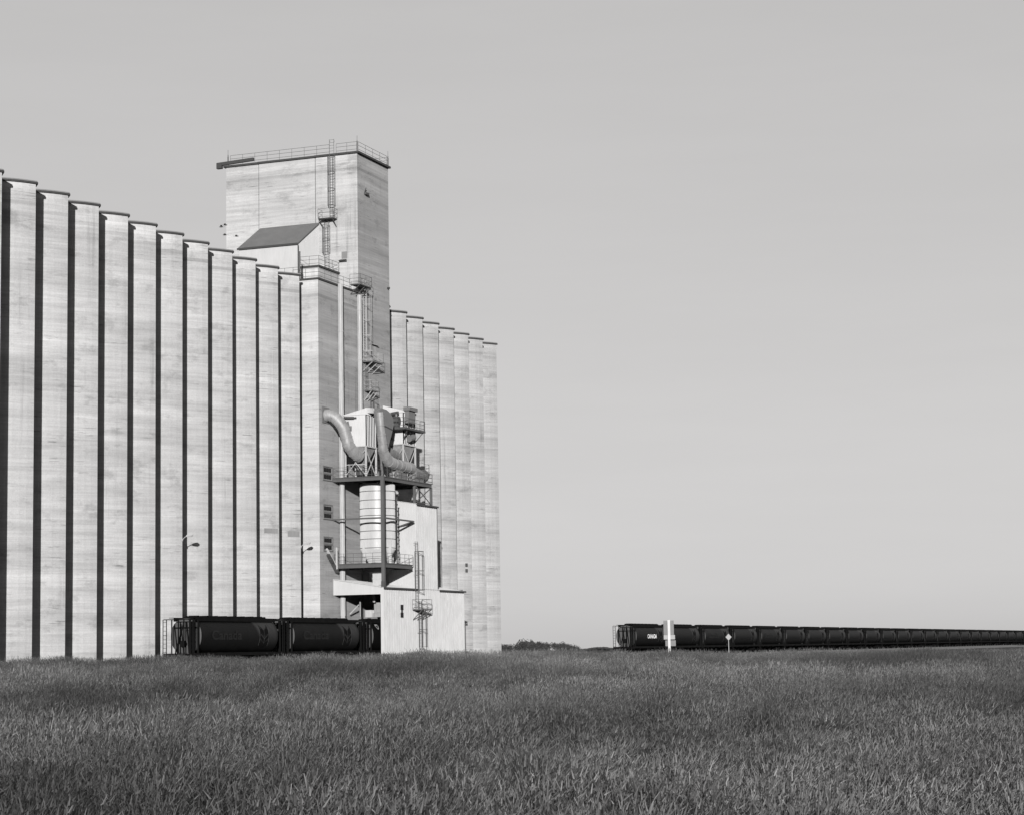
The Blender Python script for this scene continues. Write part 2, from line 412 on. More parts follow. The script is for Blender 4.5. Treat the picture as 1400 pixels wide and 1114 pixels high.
# tower front ladders
caged_ladder((-3.02, ty0 - .06), (1, 0), (0, -1), 49.3, 58.2, el, 50.6, 56.3)
caged_ladder((-3.72, ty0 - .06), (1, 0), (0, -1), 43.1, 49.0, el, 45.3, 48.4)
def landing(name, x0, x1, y0, y1, z, parent, side, mat='rail', h=1.05, brace='steel'):
    m = MB(); m.box(x0, x1, y0, y1, z - .12, z)
    # edge channel
    d = m.build(name, M[brace], parent)
    m = MB()
    if side == 'front':      # projects towards -Y, wall at y1
        edges = [((x0, y1, z), (x0, y0, z)), ((x0, y0, z), (x1, y0, z)), ((x1, y0, z), (x1, y1, z))]
        br = [((x0 + .1, y0 + .1, z - .12), (x0 + .1, y1, z - .95)), ((x1 - .1, y0 + .1, z - .12), (x1 - .1, y1, z - .95))]
    else:                    # projects towards +X, wall at x0
        edges = [((x0, y0, z), (x1, y0, z)), ((x1, y0, z), (x1, y1, z)), ((x1, y1, z), (x0, y1, z))]
        br = [((x1 - .1, y, z - .12), (x0, y, z - 1.15)) for y in (y0 + .12, (y0 + y1) / 2, y1 - .12)]
    for a, b in edges:
        a = Vector(a); b = Vector(b); k = max(2, int((b - a).length / 1.1) + 1)
        for f in (1, .55, .12): m.tube([a + Vector((0, 0, h * f)), b + Vector((0, 0, h * f))], .02, 5)
        for i in range(k): p = a.lerp(b, i / (k - 1)); m.tube([p, p + Vector((0, 0, h))], .02, 5)
    rm = m.build('guard_rail', M[mat], d)
    for a, b in br:
        m = MB(); m.bar(a, b, .07); m.build('bracket', M[mat], d)
    return d
landing('ladder_landing', -4.35, -2.5, 209.25, 210.36, 49.15, el, 'front')
# small hood vents on the tower
m = MB(); m.add([(-2.15, 210.36, 44.15), (-1.35, 210.36, 44.15), (-1.35, 209.8, 44.25), (-2.15, 209.8, 44.25), (-2.1, 210.36, 44.5), (-1.4, 210.36, 44.5), (-1.4, 209.95, 44.36), (-2.1, 209.95, 44.36)],
                [(0, 1, 2, 3), (4, 7, 6, 5), (0, 3, 7, 4), (1, 5, 6, 2), (3, 2, 6, 7), (0, 4, 5, 1)])
m.build('hood_vent', M['steel'], el)
m = MB(); m.box(-2.0, -1.3, 210.345, 210.36, 44.55, 45.35); m.build('stain_plate', M['patch'], el)
m = MB(); m.box(0, .3, 212.1, 212.9, 52.0, 52.25); m.bar((.02, 212.2, 52.2), (.28, 212.1, 52.75), .06); m.build('floodlight', M['steel'], el)
# little pipe head on the right side of the tower
m = MB(); m.tube([(0, 218.2, 42.3), (.3, 218.2, 42.3)], .12, 8); m.build('pipe_stub', M['steel'], el)

# penthouse on the block and lean-to annex against the tower
m = MB(); m.box(-4.78, -2.35, 205.3, 210.3, 40.87, 42.85); ph = m.build('penthouse', M['conc_block'], el)
m = MB(); m.box(-4.78, -2.2, 205.12, 210.3, 42.855, 43.05); m.build('roof_slab', M['flash'], ph)
an = thing('rooftop_shed', 'white lean-to metal shed with grey sloping roof against the concrete tower', 'rooftop shed', (-8.4, 207.7, 40.86))
ax0, ax1, ay0, ay1 = -12.0, -4.8, 205.06, 210.36
m = MB(); m.add([(ax0, ay0, 40.87), (ax1, ay0, 40.87), (ax1, ay1, 40.87), (ax0, ay1, 40.87), (ax0, ay0, 45.6), (ax1, ay0, 45.6), (ax1, ay1, 48.75), (ax0, ay1, 48.75)],
    [(3, 2, 1, 0), (4, 5, 6, 7), (0, 1, 5, 4), (1, 2, 6, 5), (2, 3, 7, 6), (3, 0, 4, 7)])
m.build('walls', M['white_sun_tone'], an)
def slab_slope(x0, x1, y0, y1, z0, z1, th, mat, name, parent):
    m = MB(); m.add([(x0, y0, z0), (x1, y0, z0), (x1, y1, z1), (x0, y1, z1), (x0, y0, z0 + th), (x1, y0, z0 + th), (x1, y1, z1 + th), (x0, y1, z1 + th)],
        [(3, 2, 1, 0), (4, 5, 6, 7), (0, 1, 5, 4), (1, 2, 6, 5), (2, 3, 7, 6), (3, 0, 4, 7)])
    return m.build(name, mat, parent)
slab_slope(ax0 - .15, ax1 + .1, ay0 - .15, ay1, 45.52, 48.78, .12, M['shingle'], 'roof', an)
m = MB(); m.box(ax0 - .16, ax1 + .11, ay0 - .22, ay0 - .152, 45.45, 45.66); m.box(ax1 + .11, ax1 + .18, ay0 - .2, ay0 - .1, 40.9, 45.5); m.build('eave_trim', M['flash'], an)

# railings on the roofs by the block
railing((-3.0, 200.35, 40.7), (0.0, 200.35, 40.7), 1.05, 3, M['rail'], el)
railing((0.02, 200.35, 40.7), (0.02, 208.1, 40.7), 1.05, 6, M['rail'], el)
railing((-4.6, 205.2, 43.05), (-2.3, 205.2, 43.05), 1.05, 3, M['rail'], el)
railing((-2.28, 205.2, 43.05), (-2.28, 210.2, 43.05), 1.05, 4, M['rail'], el)
railing((-9.5, 203.2, 40.9), (-3.4, 203.2, 40.9), 1.7, 7, M['rail'], el)
m = MB(); m.tube([(-3.15, 202.2, 41.0), (-3.15, 202.2, 44.1)], .13, 8); m.build('vent_stack', M['steel'], el)
m = MB(); m.tube([(-2.4, 200.8, 40.7), (-2.4, 200.8, 42.4)], .08, 8); m.build('vent_stack', M['steel'], el)

# landings and ladders on the long side
landing('ladder_landing', 0.0, 1.25, 208.2, 211.2, 41.25, el, 'side', 'rail', brace='galv_dark')
caged_ladder((0, 211.5), (0, 1), (1, 0), 33.1, 42.3, el, 34.2, 41.1, wd=.6, dep=.8, mat='railp', r=.03)
landing('ladder_landing', 0.0, 1.35, 211.1, 213.9, 33.05, el, 'side', 'railp', brace='galv_dark')
caged_ladder((0, 211.9), (0, 1), (1, 0), 29.9, 33.0, el, mat='rail')
landing('ladder_landing', 0.0, .95, 211.6, 213.4, 29.9, el, 'side', 'railp', brace='galv_dark')
caged_ladder((0, 213.2), (0, 1), (1, 0), 20.0, 29.8, el, 22.2, 29.0, mat='rail')
m = MB(); m.box(0, .06, 213.2, 214.9, 33.2, 35.2); m.box(0, .3, 213.0, 215.1, 35.2, 35.3); m.build('capped_panel', M['patch'], el)  # grey panel with a projecting cap beside the ladder
# vertical down pipes
for y, z0, z1, r in ((204.9, -.5, 40.7, .26), (209.75, 20, 40.2, .24), (203.45, 9.9, 12.2, .10)):
    m = MB(); m.tube([(.42, y, z0), (.42, y, z1)] if z0 > -.4 else [(.42, y, 5.0), (.42, y, z1)], r, 12)
    if z0 < 0: m.tube([(.42, y, -.5), (.42, y, 5.02)], r * .9, 12)
    zz = max(z0, 6) + 2
    while zz < z1: m.tube([(.42, y, zz - .05), (.42, y, zz + .05)], r + .035, 12); zz += 5.5
    m.build('down_pipe', M['pipe'], el, smooth=True)
for y in (205.45, 210.55):
    m = MB(); m.tube([(.12, y, -.4), (.12, y, 40.5)], .05, 6); m.build('conduit', M['steel'], el)
# louvred windows
for z0, z1 in ((19.2, 20.75), (15.1, 16.7), (11.75, 13.3)):
    m = MB(); y0, y1 = 201.05, 203.3
    for a, b, c, d in ((y0, y1, z0, z0 + .1), (y0, y1, z1 - .1, z1), (y0, y0 + .1, z0 + .1, z1 - .1), (y1 - .1, y1, z0 + .1, z1 - .1), (y0 + .1, y1 - .1, (z0 + z1) / 2 - .09, (z0 + z1) / 2 + .09)):
        m.box(0.0, .09, a, b, c, d)
    wf = m.build('window', M['galv_dark'], el)
    for r_ in range(2):
        c0 = z0 + .2 + r_ * ((z1 - z0) / 2 - .03)
        for c_ in range(3):
            a0 = y0 + .28 + c_ * .6
            m = MB(); m.box(0.0, .06, a0, a0 + .45, c0, c0 + .42); m.build('pane', M['pane'], wf)
for z0 in (10.75, 11.45):
    m = MB(); m.box(-1.45, -1.2, 243.9, 244.55, z0, z0 + .42); m.build('wall_vent', M['steel'], el)
# cement repair patches on two bins
def patch(n, t0, t1, z0, z1):
    f = face_pts(168.3 + n * sL, sL, .012, 24); a, b = f[int(t0 * 24)], f[int(t1 * 24)]
    seg = f[int(t0 * 24):int(t1 * 24) + 1]; m = MB(); back = [(x - .03, y + .02) for x, y in seg][::-1]
    m.prism(seg + back, z0, z1); m.build('repair_patch', M['patch'], el)
patch(5, .58, .98, 13.25, 13.75); patch(6, .62, .98, 13.1, 13.7)
# floodlights on arms, on the bin corners
for n, z, lab in ((1, 11.9, 'pale floodlight on a short arm, on the concrete bin edge above the first hopper car'),
                  (6, 12.2, 'pale floodlight on a short arm beside the smooth centre block of the elevator')):
    y = 168.3 + n * sL
    L_ = thing('wall_lamp', lab, 'wall lamp', (-.9, y, z), 'floodlights on the elevator wall')
    m = MB(); m.tube([(-.88, y, z - .1), (-.6, y - .05, z + .12), (-.35, y - .1, z + .22)], .035, 8); m.box(-.93, -.86, y - .1, y + .06, z - .25, z); m.build('arm', M['railp'], L_)
    m = MB(); m.tube([(-.42, y - .1, z + .2), (-.2, y - .1, z + .26), (.12, y - .1, z + .32), (.3, y - .1, z + .34)], [.06, .16, .2, .08], 10); m.build('lamp_head', M['pipe'], L_, smooth=True)

# ------------------------------------------------------------------ rail loading shed
sh = thing('loading_shed', 'white corrugated metal rail loading shed with a tall bay against the elevator', 'loading shed', (3, 214, -.5))
def ribbed(m, p0, p1, zb, zt, pitch=.62, d=.05):
    """ribbed sheet from p0 to p1 (xy), outward to the right of travel... outward = (dy,-dx)"""
    p0 = Vector((p0[0], p0[1])); p1 = Vector((p1[0], p1[1])); L = (p1 - p0).length; u = (p1 - p0) / L; n = Vector((u.y, -u.x))
    s = 0; prof = []
    while s < L - .01:
        for a, h in ((0, 0), (.74, 0), (.80, d), (.94, d)):
            if s + a * pitch < L: prof.append((s + a * pitch, h))
        s += pitch
    prof.append((L, 0))
    vs = []
    for s_, h in prof:
        q = p0 + u * s_ + n * h; vs += [(q.x, q.y, zb(s_ / L)), (q.x, q.y, zt(s_ / L))]
    m.add(vs, [(2 * i, 2 * i + 2, 2 * i + 3, 2 * i + 1) for i in range(len(prof) - 1)])
XS = 5.8; ya, yb, yc, yd = 203.4, 212.31, 218.18, 225.9
zl, zh = 7.83, 17.1
def zroof_low(x): return zl + (XS - x) * .165
def zroof_high(x): return zh + (XS - x) * .165
# core walls
m = MB()
m.box(XS - .2, XS - .06, ya + .02, yd, -.5, zl - .06); m.box(XS - .2, XS - .06, yb + .02, yc - .02, zl - .06, zh - .05)
m.box(.05, XS - .21, yd - .12, yd - .01, 5.2, zl + .2)
m.build('inner_lining', M['inside'], sh)
m = MB()
ribbed(m, (XS - .05, ya + .28), (XS - .05, yb), lambda t: -.5, lambda t: zl)
ribbed(m, (XS - .05, yb), (XS - .05, yc), lambda t: -.5, lambda t: zh)
ribbed(m, (XS - .05, yc), (XS - .05, yd), lambda t: -.5, lambda t: zl)
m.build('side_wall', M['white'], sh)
# end wall above the track opening (fascia) with sloping top, and jamb
m = MB()
m.add([(.02, ya, 7.15), (XS - .3, ya, 7.15), (XS - .3, ya, zroof_low(XS - .3)), (.02, ya, zroof_low(.02)), (.02, ya + .12, 7.15), (XS - .3, ya + .12, 7.15), (XS - .3, ya + .12, zroof_low(XS - .3)), (.02, ya + .12, zroof_low(.02))],
      [(0, 1, 2, 3), (7, 6, 5, 4), (0, 4, 5, 1), (3, 2, 6, 7), (0, 3, 7, 4), (1, 5, 6, 2)])
m.build('fascia', M['white_sun_tone'], sh)
m = MB(); m.box(XS - .3, XS, ya - .01, ya + .26, -.5, zl); m.build('corner_post', M['white_sun_tone'], sh)
# end wall of the tall bay
m = MB()
n_ = 40; vs = []
prof = []
s = 0.05
while s < XS - .06:
    for a, h in ((0, 0), (.55, 0), (.66, .04), (.88, .04)):
        if s + a * .32 < XS - .05: prof.append((s + a * .32, h))
    s += .32
prof.append((XS - .05, 0))
for x, h in prof: vs += [(x, yb - h, 7.4), (x, yb - h, zroof_high(x))]
m.add(vs, [(2 * i, 2 * i + 2, 2 * i + 3, 2 * i + 1) for i in range(len(prof) - 1)])
m.build('tall_bay_end_wall', M['white_sun_tone'], sh)
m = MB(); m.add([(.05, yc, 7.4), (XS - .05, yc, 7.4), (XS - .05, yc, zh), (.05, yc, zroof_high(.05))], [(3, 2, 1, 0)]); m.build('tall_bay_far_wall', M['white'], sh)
def roofp(y0, y1, zf, name, mat='white', ov=.12):
    m = MB(); xa, xb = .02, XS + ov
    m.add([(xa, y0, zf(xa) + .01), (xb, y0, zf(xb) + .01), (xb, y1, zf(xb) + .01), (xa, y1, zf(xa) + .01), (xa, y0, zf(xa) + .07), (xb, y0, zf(xb) + .07), (xb, y1, zf(xb) + .07), (xa, y1, zf(xa) + .07)],
        [(3, 2, 1, 0), (4, 5, 6, 7), (0, 1, 5, 4), (1, 2, 6, 5), (2, 3, 7, 6), (3, 0, 4, 7)])
    o = m.build(name, M[mat], sh)
    m = MB(); m.box(XS + ov, XS + ov + .05, y0, y1, zf(xb) - .11, zf(xb) + .075); m.build('eave_gutter', M['flash'], o)
roofp(ya - .1, yb - .06, zroof_low, 'low_roof')
roofp(yb - .08, yc + .1, zroof_high, 'high_roof')
roofp(yc + .12, yd + .15, zroof_low, 'low_roof')
m = MB(); m.box(XS - .06, XS + .0, yc - .02, yc + .05, zl + .2, zh - .1); m.build('corner_trim', M['steel'], sh)
m = MB(); m.box(1.6, 5.5, yc + .05, yc + .5, 8.6, 13.9); m.build('bucket_leg', M['steel'], sh)
m = MB(); m.box(XS, XS + .22, yd - .02, yd + .3, 3.95, 4.2); m.tube([(XS, yd + .06, -.4), (XS, yd + .06, 4.2)], .03, 6); m.build('conduit', M['steel'], sh)
m = MB(); m.box(XS + .002, XS + .015, yb + .1, yd - .05, zl + .02, zl + .06); m.build('sheet_lap', M['railp'], sh)
# wall openings
m = MB(); m.box(XS - .02, XS + .06, 207.85, 208.45, 4.75, 5.25); m.box(XS - .02, XS + .05, 208.0, 208.3, 5.25, 5.55); m.box(XS - .02, XS + .06, 207.85, 208.45, 5.55, 6.1); m.build('vent', M['pane'], sh)
# side ladder with a landing
caged_ladder((XS, 211.75), (0, 1), (1, 0), 5.7, 13.0, sh, 7.7, 11.9, wd=.7, dep=.8, name='caged_ladder')
landing('ladder_landing', XS + .0, XS + 1.15, 211.0, 213.6, 5.65, sh, 'side', 'rail')
caged_ladder((XS, 212.6), (0, 1), (1, 0), -.4, 6.6, sh, 1.6, 5.3, wd=.6, dep=.75)
# inside: spout boxes over the track
m = MB(); m.box(1.75, 2.45, 207.6, 208.4, 4.85, 5.6); m.build('spout_box', M['white'], sh)
m = MB(); m.box(2.75, 3.45, 207.7, 208.3, 5.3, 6.4); m.box(2.6, 3.5, 207.6, 208.4, 4.85, 5.28); m.build('spout_box', M['galv'], sh)
m = MB(); m.bar((.4, 206.6, 5.2), (1.3, 207.0, 6.2), .12); m.tube([(1.35, 207.2, 4.9), (1.35, 207.2, 6.6)], .1, 8); m.tube([(3.1, 207.0, 6.4), (3.1, 207.0, 7.6)], .18, 8); m.build('spout_pipe', M['galv_dark'], sh)

# ------------------------------------------------------------------ steel tower carrying the dust gear
st = thing('steel_tower', 'dark steel frame with two platforms standing between the elevator and the shed roof', 'steel tower', (3, 207, 7.9))
zu, zlw = 19.6, 10.45
def deck(x0, x1, y0, y1, z, bd, name):
    m = MB(); m.box(x0, x1, y0, y1, z - .06, z)
    d = m.build(name, M['steel'], st)
    def ibeam(a, b):
        q = MB(); q.bar(Vector(a), Vector(b), .05, bd); 
        for dz in (-bd / 2 + .02, bd / 2 - .02): q.bar(Vector(a) + Vector((0, 0, dz)), Vector(b) + Vector((0, 0, dz)), .2, .04)
        return q.build('beam', M['steel_edge'] if 'steel_edge' in M else M['steel'], d)
    zc = z - .06 - bd / 2 - .004
    ibeam((x0, y0 + .1, zc), (x1 - .21, y0 + .1, zc)); ibeam((x1 - .1, y0 + .21, zc), (x1 - .1, y1 - .21, zc)); ibeam((x0, y1 - .1, zc), (x1 - .21, y1 - .1, zc))
    ibeam((x0, (y0 + y1) / 2, zc), (x1 - .21, (y0 + y1) / 2, zc)); ibeam(((x0 + x1) / 2, y0 + .21, zc), ((x0 + x1) / 2, (y0 + y1) / 2 - .11, zc))
    return d
M['steel_edge'] = paint('grey_painted_beam', .04, .6, var=.15)
deck(0.0, XS, ya + .05, 217.1, zu, .38, 'upper_platform')
deck(0.0, XS, ya + .05, 211.45, zlw, .42, 'lower_platform')
def post(x, y, z0, z1, wd=.3, mat='steel_edge'):
    m = MB(); m.bar((x, y, z0), (x, y, z1), wd, .05); 
    m.bar((x - wd / 2 + .02, y, z0), (x - wd / 2 + .02, y, z1), .04, wd); m.bar((x + wd / 2 - .02, y, z0), (x + wd / 2 - .02, y, z1), .04, wd)
    return m.build('post', M[mat], st)
m = MB(); m.box(XS - .14, XS + .2, ya - .12, ya + .2, 7.95, zu - .02); m.build('post', M['steel_edge'], st)
m = MB(); m.box(XS - .17, XS + .23, ya - .15, ya + .23, 7.9, 8.5); m.build('post_shoe', M['steel'], st)
m = MB(); m.box(XS - .3, XS - .06, 212.2, 212.45, zh + .1, zu - .46); m.build('post', M['steel_edge'], st)
m = MB(); m.box(XS - .3, XS - .06, 216.8, 217.05, zh + .1, zu - .46); m.build('post', M['steel_edge'], st)
m = MB(); m.box(.3, .5, 216.8, 217.0, zh + .9, zu - .46); m.build('post', M['steel_edge'], st)
zt_ = zu - .5
for a, b in (((XS - .18, 212.5, zh + .15), (XS - .18, 216.8, zt_)), ((XS - .12, 212.5, zt_), (XS - .12, 216.8, zh + .15)), ((XS - .18, 212.5, zh + .25), (XS - .18, 216.8, zh + .25))):
    m = MB(); m.bar(a, b, .08); m.build('brace', M['steel_edge'], st)
zm = 15.15
for a, b in (((0, ya + .05, zm), (XS - .16, ya + .05, zm)), ((XS + .05, ya + .21, zm), (XS + .05, 211.5, zm)), ((XS + .0, 211.5, zm), (3.6, yb - .06, zm - .5))):
    m = MB(); m.bar(a, b, .16); m.build('strut', M['steel_edge'], st)
railing((0.1, ya + .1, zu), (XS - .1, ya + .1, zu), 1.05, 6, M['rail'], st)
railing((XS - .05, ya + .25, zu), (XS - .05, 217.05, zu), 1.05, 12, M['rail'], st)
railing((3.4, 217.05, zu), (XS - .1, 217.05, zu), 1.05, 4, M['rail'], st)
railing((0.1, ya + .1, zlw), (XS - .1, ya + .1, zlw), 1.05, 6, M['rail'], st)
railing((XS - .05, ya + .25, zlw), (XS - .05, 211.4, zlw), 1.05, 8, M['rail'], st)
# bracket work at the wall end of the lower platform
m = MB(); m.bar((.1, 201.6, 12.0), (.25, 203.9, 9.9), .3, .12); m.build('chute_arm', M['pipe'], st)
m = MB(); m.bar((.15, 201.9, 11.4), (.25, 203.9, 9.6), .35, .25); m.tube([(.3, 202.2, 11.0), (.3, 202.7, 10.6)], .18, 8); m.build('chute_motor', M['steel'], st)

# white dust tank
tk = thing('dust_tank', 'tall white cylindrical dust tank with dark hoops between the two steel platforms', 'storage tank', (3.75, 207.4, zlw))
tcx, tcy, tr = 3.42, 207.4, 1.9
m = MB(); m.tube([(tcx, tcy, 12.0), (tcx, tcy, 18.95), (tcx, tcy, 19.1)], [tr, tr, tr * .9], 40); m.build('shell', M['tank'], tk, smooth=True)
m = MB(); m.tube([(tcx, tcy, 10.47), (tcx, tcy, 11.999)], [.95, tr], 40); m.build('cone', M['tank'], tk, smooth=True)
for z in (18.2, 17.25, 16.35, 15.6, 14.8, 13.95, 13.1, 12.15):
    m = MB(); ring = [(tcx + (tr + .02) * math.cos(2 * PI * i / 40), tcy + (tr + .02) * math.sin(2 * PI * i / 40), z) for i in range(41)]
    m.tube(ring, .035, 6, False); m.build('hoop', M['rail'], tk)
for a in (45, 135, 225, 315):
    x, y = tcx + (tr + .06) * math.cos(R(a + 20)), tcy + (tr + .06) * math.sin(R(a + 20))
    m = MB(); m.box(x - .13, x + .13, y - .13, y + .13, 10.46, 13.0); m.build('leg', M['tank'], tk)
m = MB()
lp = [(tcx + 2.05, tcy + .5, 10.5 + i * .35) for i in range(21)]
m.tube(lp, .06, 6)
for p in lp[::2]: m.tube([(p[0] - .05, p[1], p[2]), (p[0] + .08, p[1], p[2])], .1, 6)
m.build('level_pipe', M['steel'], tk)
# hopper and outlet below lower deck
hp = thing('outlet_hopper', 'dark hopper with a white square outlet box below the lower platform', 'hopper', (3.75, 206.6, 8.4))
m = MB(); m.add([(2.6, 205.2, 9.95), (5.0, 205.2, 9.95), (5.0, 208.2, 9.95), (2.6, 208.2, 9.95), (3.2, 206, 9.45), (4.5, 206, 9.45), (4.5, 207.3, 9.45), (3.2, 207.3, 9.45)],
    [(0, 1, 2, 3), (7, 6, 5, 4), (0, 4, 5, 1), (1, 5, 6, 2), (2, 6, 7, 3), (3, 7, 4, 0)]); m.build('cone', M['steel'], hp)
m = MB(); m.box(3.35, 4.35, 206.1, 207.1, 8.2, 9.44); m.box(3.3, 4.4, 206.05, 207.15, 8.85, 8.92); m.build('outlet_box', M['tank'], hp)

# ------------------------------------------------------------------ dust collectors
def collector(name, label, x0, x1, y0, y1, zb, zt, zpeak, leg0, zleft=None):
    zleft = zleft or zt + .08
    c = thing(name, label, 'dust collector', ((x0 + x1) / 2, (y0 + y1) / 2, leg0), 'white dust collectors on the upper platform')
    m = MB(); m.box(x0, x1 - .04, y0, y1, zb, zt)
    ribbed(m, (x1 - .04, y0), (x1 - .04, y1), lambda t: zb, lambda t: zt, .42, .06)
    m.build('housing', M['boxp'], c)
    m = MB(); m.add([(x0 - .08, y0 - .08, zt + .004), (x1 + .08, y0 - .08, zt + .004), (x1 + .08, y1 + .08, zt + .004), (x0 - .08, y1 + .08, zt + .004),
                     (x0 - .08, y0 - .08, zleft), (x1 + .08, y0 - .08, zpeak), (x1 + .08, y1 + .08, zpeak), (x0 - .08, y1 + .08, zleft)],
        [(3, 2, 1, 0), (4, 5, 6, 7), (0, 1, 5, 4), (1, 2, 6, 5), (2, 3, 7, 6), (3, 0, 4, 7)]); m.build('roof', M['boxp'], c)
    m = MB(); m.box(x0 - .05, x1 + .05, y0 - .05, y1 + .05, zb - .14, zb - .004); m.build('base_frame', M['railp'], c)
    mx, my = (x0 + x1) / 2, (y0 + y1) / 2; hz = leg0 + .9
    m = MB(); m.add([(x0 + .12, y0 + .12, zb - .142), (x1 - .12, y0 + .12, zb - .142), (x1 - .12, y1 - .12, zb - .142), (x0 + .12, y1 - .12, zb - .142),
                     (mx - .25, my - .25, hz), (mx + .25, my - .25, hz), (mx + .25, my + .25, hz), (mx - .25, my + .25, hz)],
        [(0, 1, 2, 3), (7, 6, 5, 4), (0, 4, 5, 1), (1, 5, 6, 2), (2, 6, 7, 3), (3, 7, 4, 0)]); m.build('hopper', M['galv'], c)
    m = MB(); m.tube([(mx, my, hz), (mx, my, leg0 + .3)], .28, 12); m.tube([(mx - .5, my, leg0 + .55), (mx + .6, my, leg0 + .55)], .22, 10); m.build('airlock', M['steel'], c)
    for x in (x0 + .06, x1 - .06):
        for y in (y0 + .06, y1 - .06):
            m = MB(); m.box(x - .08, x + .08, y - .08, y + .08, leg0, zb - .142); m.build('leg', M['pipe'], c)
    lo = leg0 + .1; hi = zb - .3
    for a, b in (((x0, y0 + .02, lo), (x1, y0 + .02, hi)), ((x1, y0 + .06, lo), (x0, y0 + .06, hi)), ((x1 - .02, y0, lo), (x1 - .02, y1, hi)), ((x1 - .08, y1, lo), (x1 - .08, y0, hi)),
                 ((x0, y0 + .03, (lo + hi) / 2 - .2), (x1, y0 + .03, (lo + hi) / 2 - .2))):
        m = MB(); m.bar(a, b, .07); m.build('brace', M['railp'], c)
    return c
c1 = collector('dust_collector', 'white box dust collector nearer the wall pipe, with ribbed side and crossed legs', 1.1, 3.62, 204.2, 206.9, 22.95, 26.25, 26.95, zu)
m = MB(); m.tube([(1.2, 203.95, 26.0), (2.3, 203.95, 25.95)], .14, 8); m.tube([(2.3, 203.95, 25.95), (2.6, 203.95, 25.95)], .08, 8); m.tube([(1.6, 203.95, 25.6), (1.75, 203.95, 25.0), (1.7, 204.1, 24.6)], .1, 8)
m.tube([(1.95, 204.0, 25.1), (1.95, 204.0, 24.6)], .07, 6); m.tube([(1.9, 204.05, 24.0), (1.9, 204.05, 23.2)], .09, 6)
m.build('valve_gear', M['steel'], c1)
c2 = collector('dust_collector', 'white dust collector behind, ringed by a small railed walkway', 2.3, 4.6, 211.8, 215.2, 23.75, 27.15, 27.35, zu, 28.05)
m = MB(); m.box(1.9, 4.62, 211.7, 215.3, 27.1, 27.9); 
m = MB(); m.box(2.4, 5.45, 210.3, 211.7, 25.2, 25.42); m.box(4.68, 5.45, 211.7, 216.0, 25.2, 25.42); wk = m.build('walkway', M['steel'], c2)
for a, b, k in (((2.5, 210.35, 25.42), (5.4, 210.35, 25.42), 4), ((5.4, 210.4, 25.42), (5.4, 215.95, 25.42), 6), ((5.35, 216, 25.42), (4.7, 216, 25.42), 2)):
    railing(a, b, 1.05, k, M['steel'], wk, name='guard_rail')
for a, b in (((2.9, 211.3, 25.2), (3.3, 211.75, 24.2)), ((5.3, 211.3, 25.2), (4.6, 211.9, 24.2)), ((5.3, 215.6, 25.2), (4.62, 215.1, 24.2))):
    m = MB(); m.bar(a, b, .09); m.build('bracket', M['steel'], wk)
m = MB(); m.tube([(3.7, 211.0, 26.25), (4.5, 211.0, 26.25)], .42, 14); m.tube([(3.5, 211.0, 27.0), (4.4, 211.0, 27.1)], .16, 8); m.tube([(4.1, 211.1, 26.6), (4.1, 211.1, 27.0)], .2, 8); m.box(3.75, 4.45, 210.8, 211.3, 25.42, 25.9); m.build('fan_motor', M['steel'], c2, smooth=True)
m = MB(); m.box(4.75, 5.25, 211.9, 213.6, 26.0, 27.35); m.box(4.68, 5.45, 211.7, 213.9, 27.35, 27.75); m.tube([(4.9, 212.6, 24.3), (4.9, 213.9, 24.6)], .35, 10); m.build('blower_box', M['galv_dark'], c2)

# ------------------------------------------------------------------ ducts
def bez(p, n=10):
    """Catmull-Rom through the points"""
    p = [Vector(q) for q in p]; P_ = [p[0] * 2 - p[1]] + p + [p[-1] * 2 - p[-2]]; out = []
    for i in range(1, len(P_) - 2):
        a, b, c, d = P_[i - 1:i + 3]
        for j in range(n):
            t = j / n
            out.append(.5 * ((2 * b) + (c - a) * t + (2 * a - 5 * b + 4 * c - d) * t * t + (3 * b - a - 3 * c + d) * t ** 3))
    out.append(p[-1]); return out
def duct_tube(pts, r, n=8, seam=5, amp=.035):
    ps = bez(pts, n); rs = r if isinstance(r, list) else None
    k = len(ps); out = []; rr = []
    for i, p in enumerate(ps):
        R_ = r if rs is None else rs[min(len(rs) - 1, i // n)] + (rs[min(len(rs) - 1, i // n + 1)] - rs[min(len(rs) - 1, i // n)]) * ((i % n) / n)
        out.append(p); rr.append(R_)
    m = MB(); m.tube(out, rr, 24)
    for i in range(seam // 2, k - 1, seam):
        t = (out[min(i + 1, k - 1)] - out[i]).normalized()
        m.tube([out[i] - t * .035, out[i] + t * .035], rr[i] + amp, 24)
    return m
d1 = thing('exhaust_duct', 'fat bent grey metal duct curving out of the concrete wall down into the collector', 'duct', (0, 201.9, 26))
duct_tube([(0.05, 201.75, 26.1), (.55, 201.8, 26.1), (1.15, 202.0, 25.75), (1.8, 202.3, 24.85), (2.1, 202.6, 23.7), (2.25, 202.8, 22.9), (2.55, 203.5, 22.15), (2.75, 204.35, 21.75)], .62).build('pipe', M['galv'], d1, smooth=True)
m = MB(); m.box(0, .08, 200.95, 202.6, 25.3, 27.0); m.build('wall_flange', M['galv_dark'], d1)
d2 = thing('exhaust_duct', 'tall grey duct with wide flat hood dropping beside the collectors and bending to the fan', 'duct', (4.7, 206, zu))
duct_tube([(4.95, 204.9, 26.5), (4.95, 205.15, 24.9), (4.9, 205.6, 23.4), (4.8, 206.1, 22.3), (4.8, 207.4, 21.45), (4.8, 209.2, 21.2), (4.8, 211.0, 21.15), (4.8, 213.4, 21.1)], [.36, .38, .46, .56, .62, .62, .62, .62, .62]).build('pipe', M['galv'], d2, smooth=True)
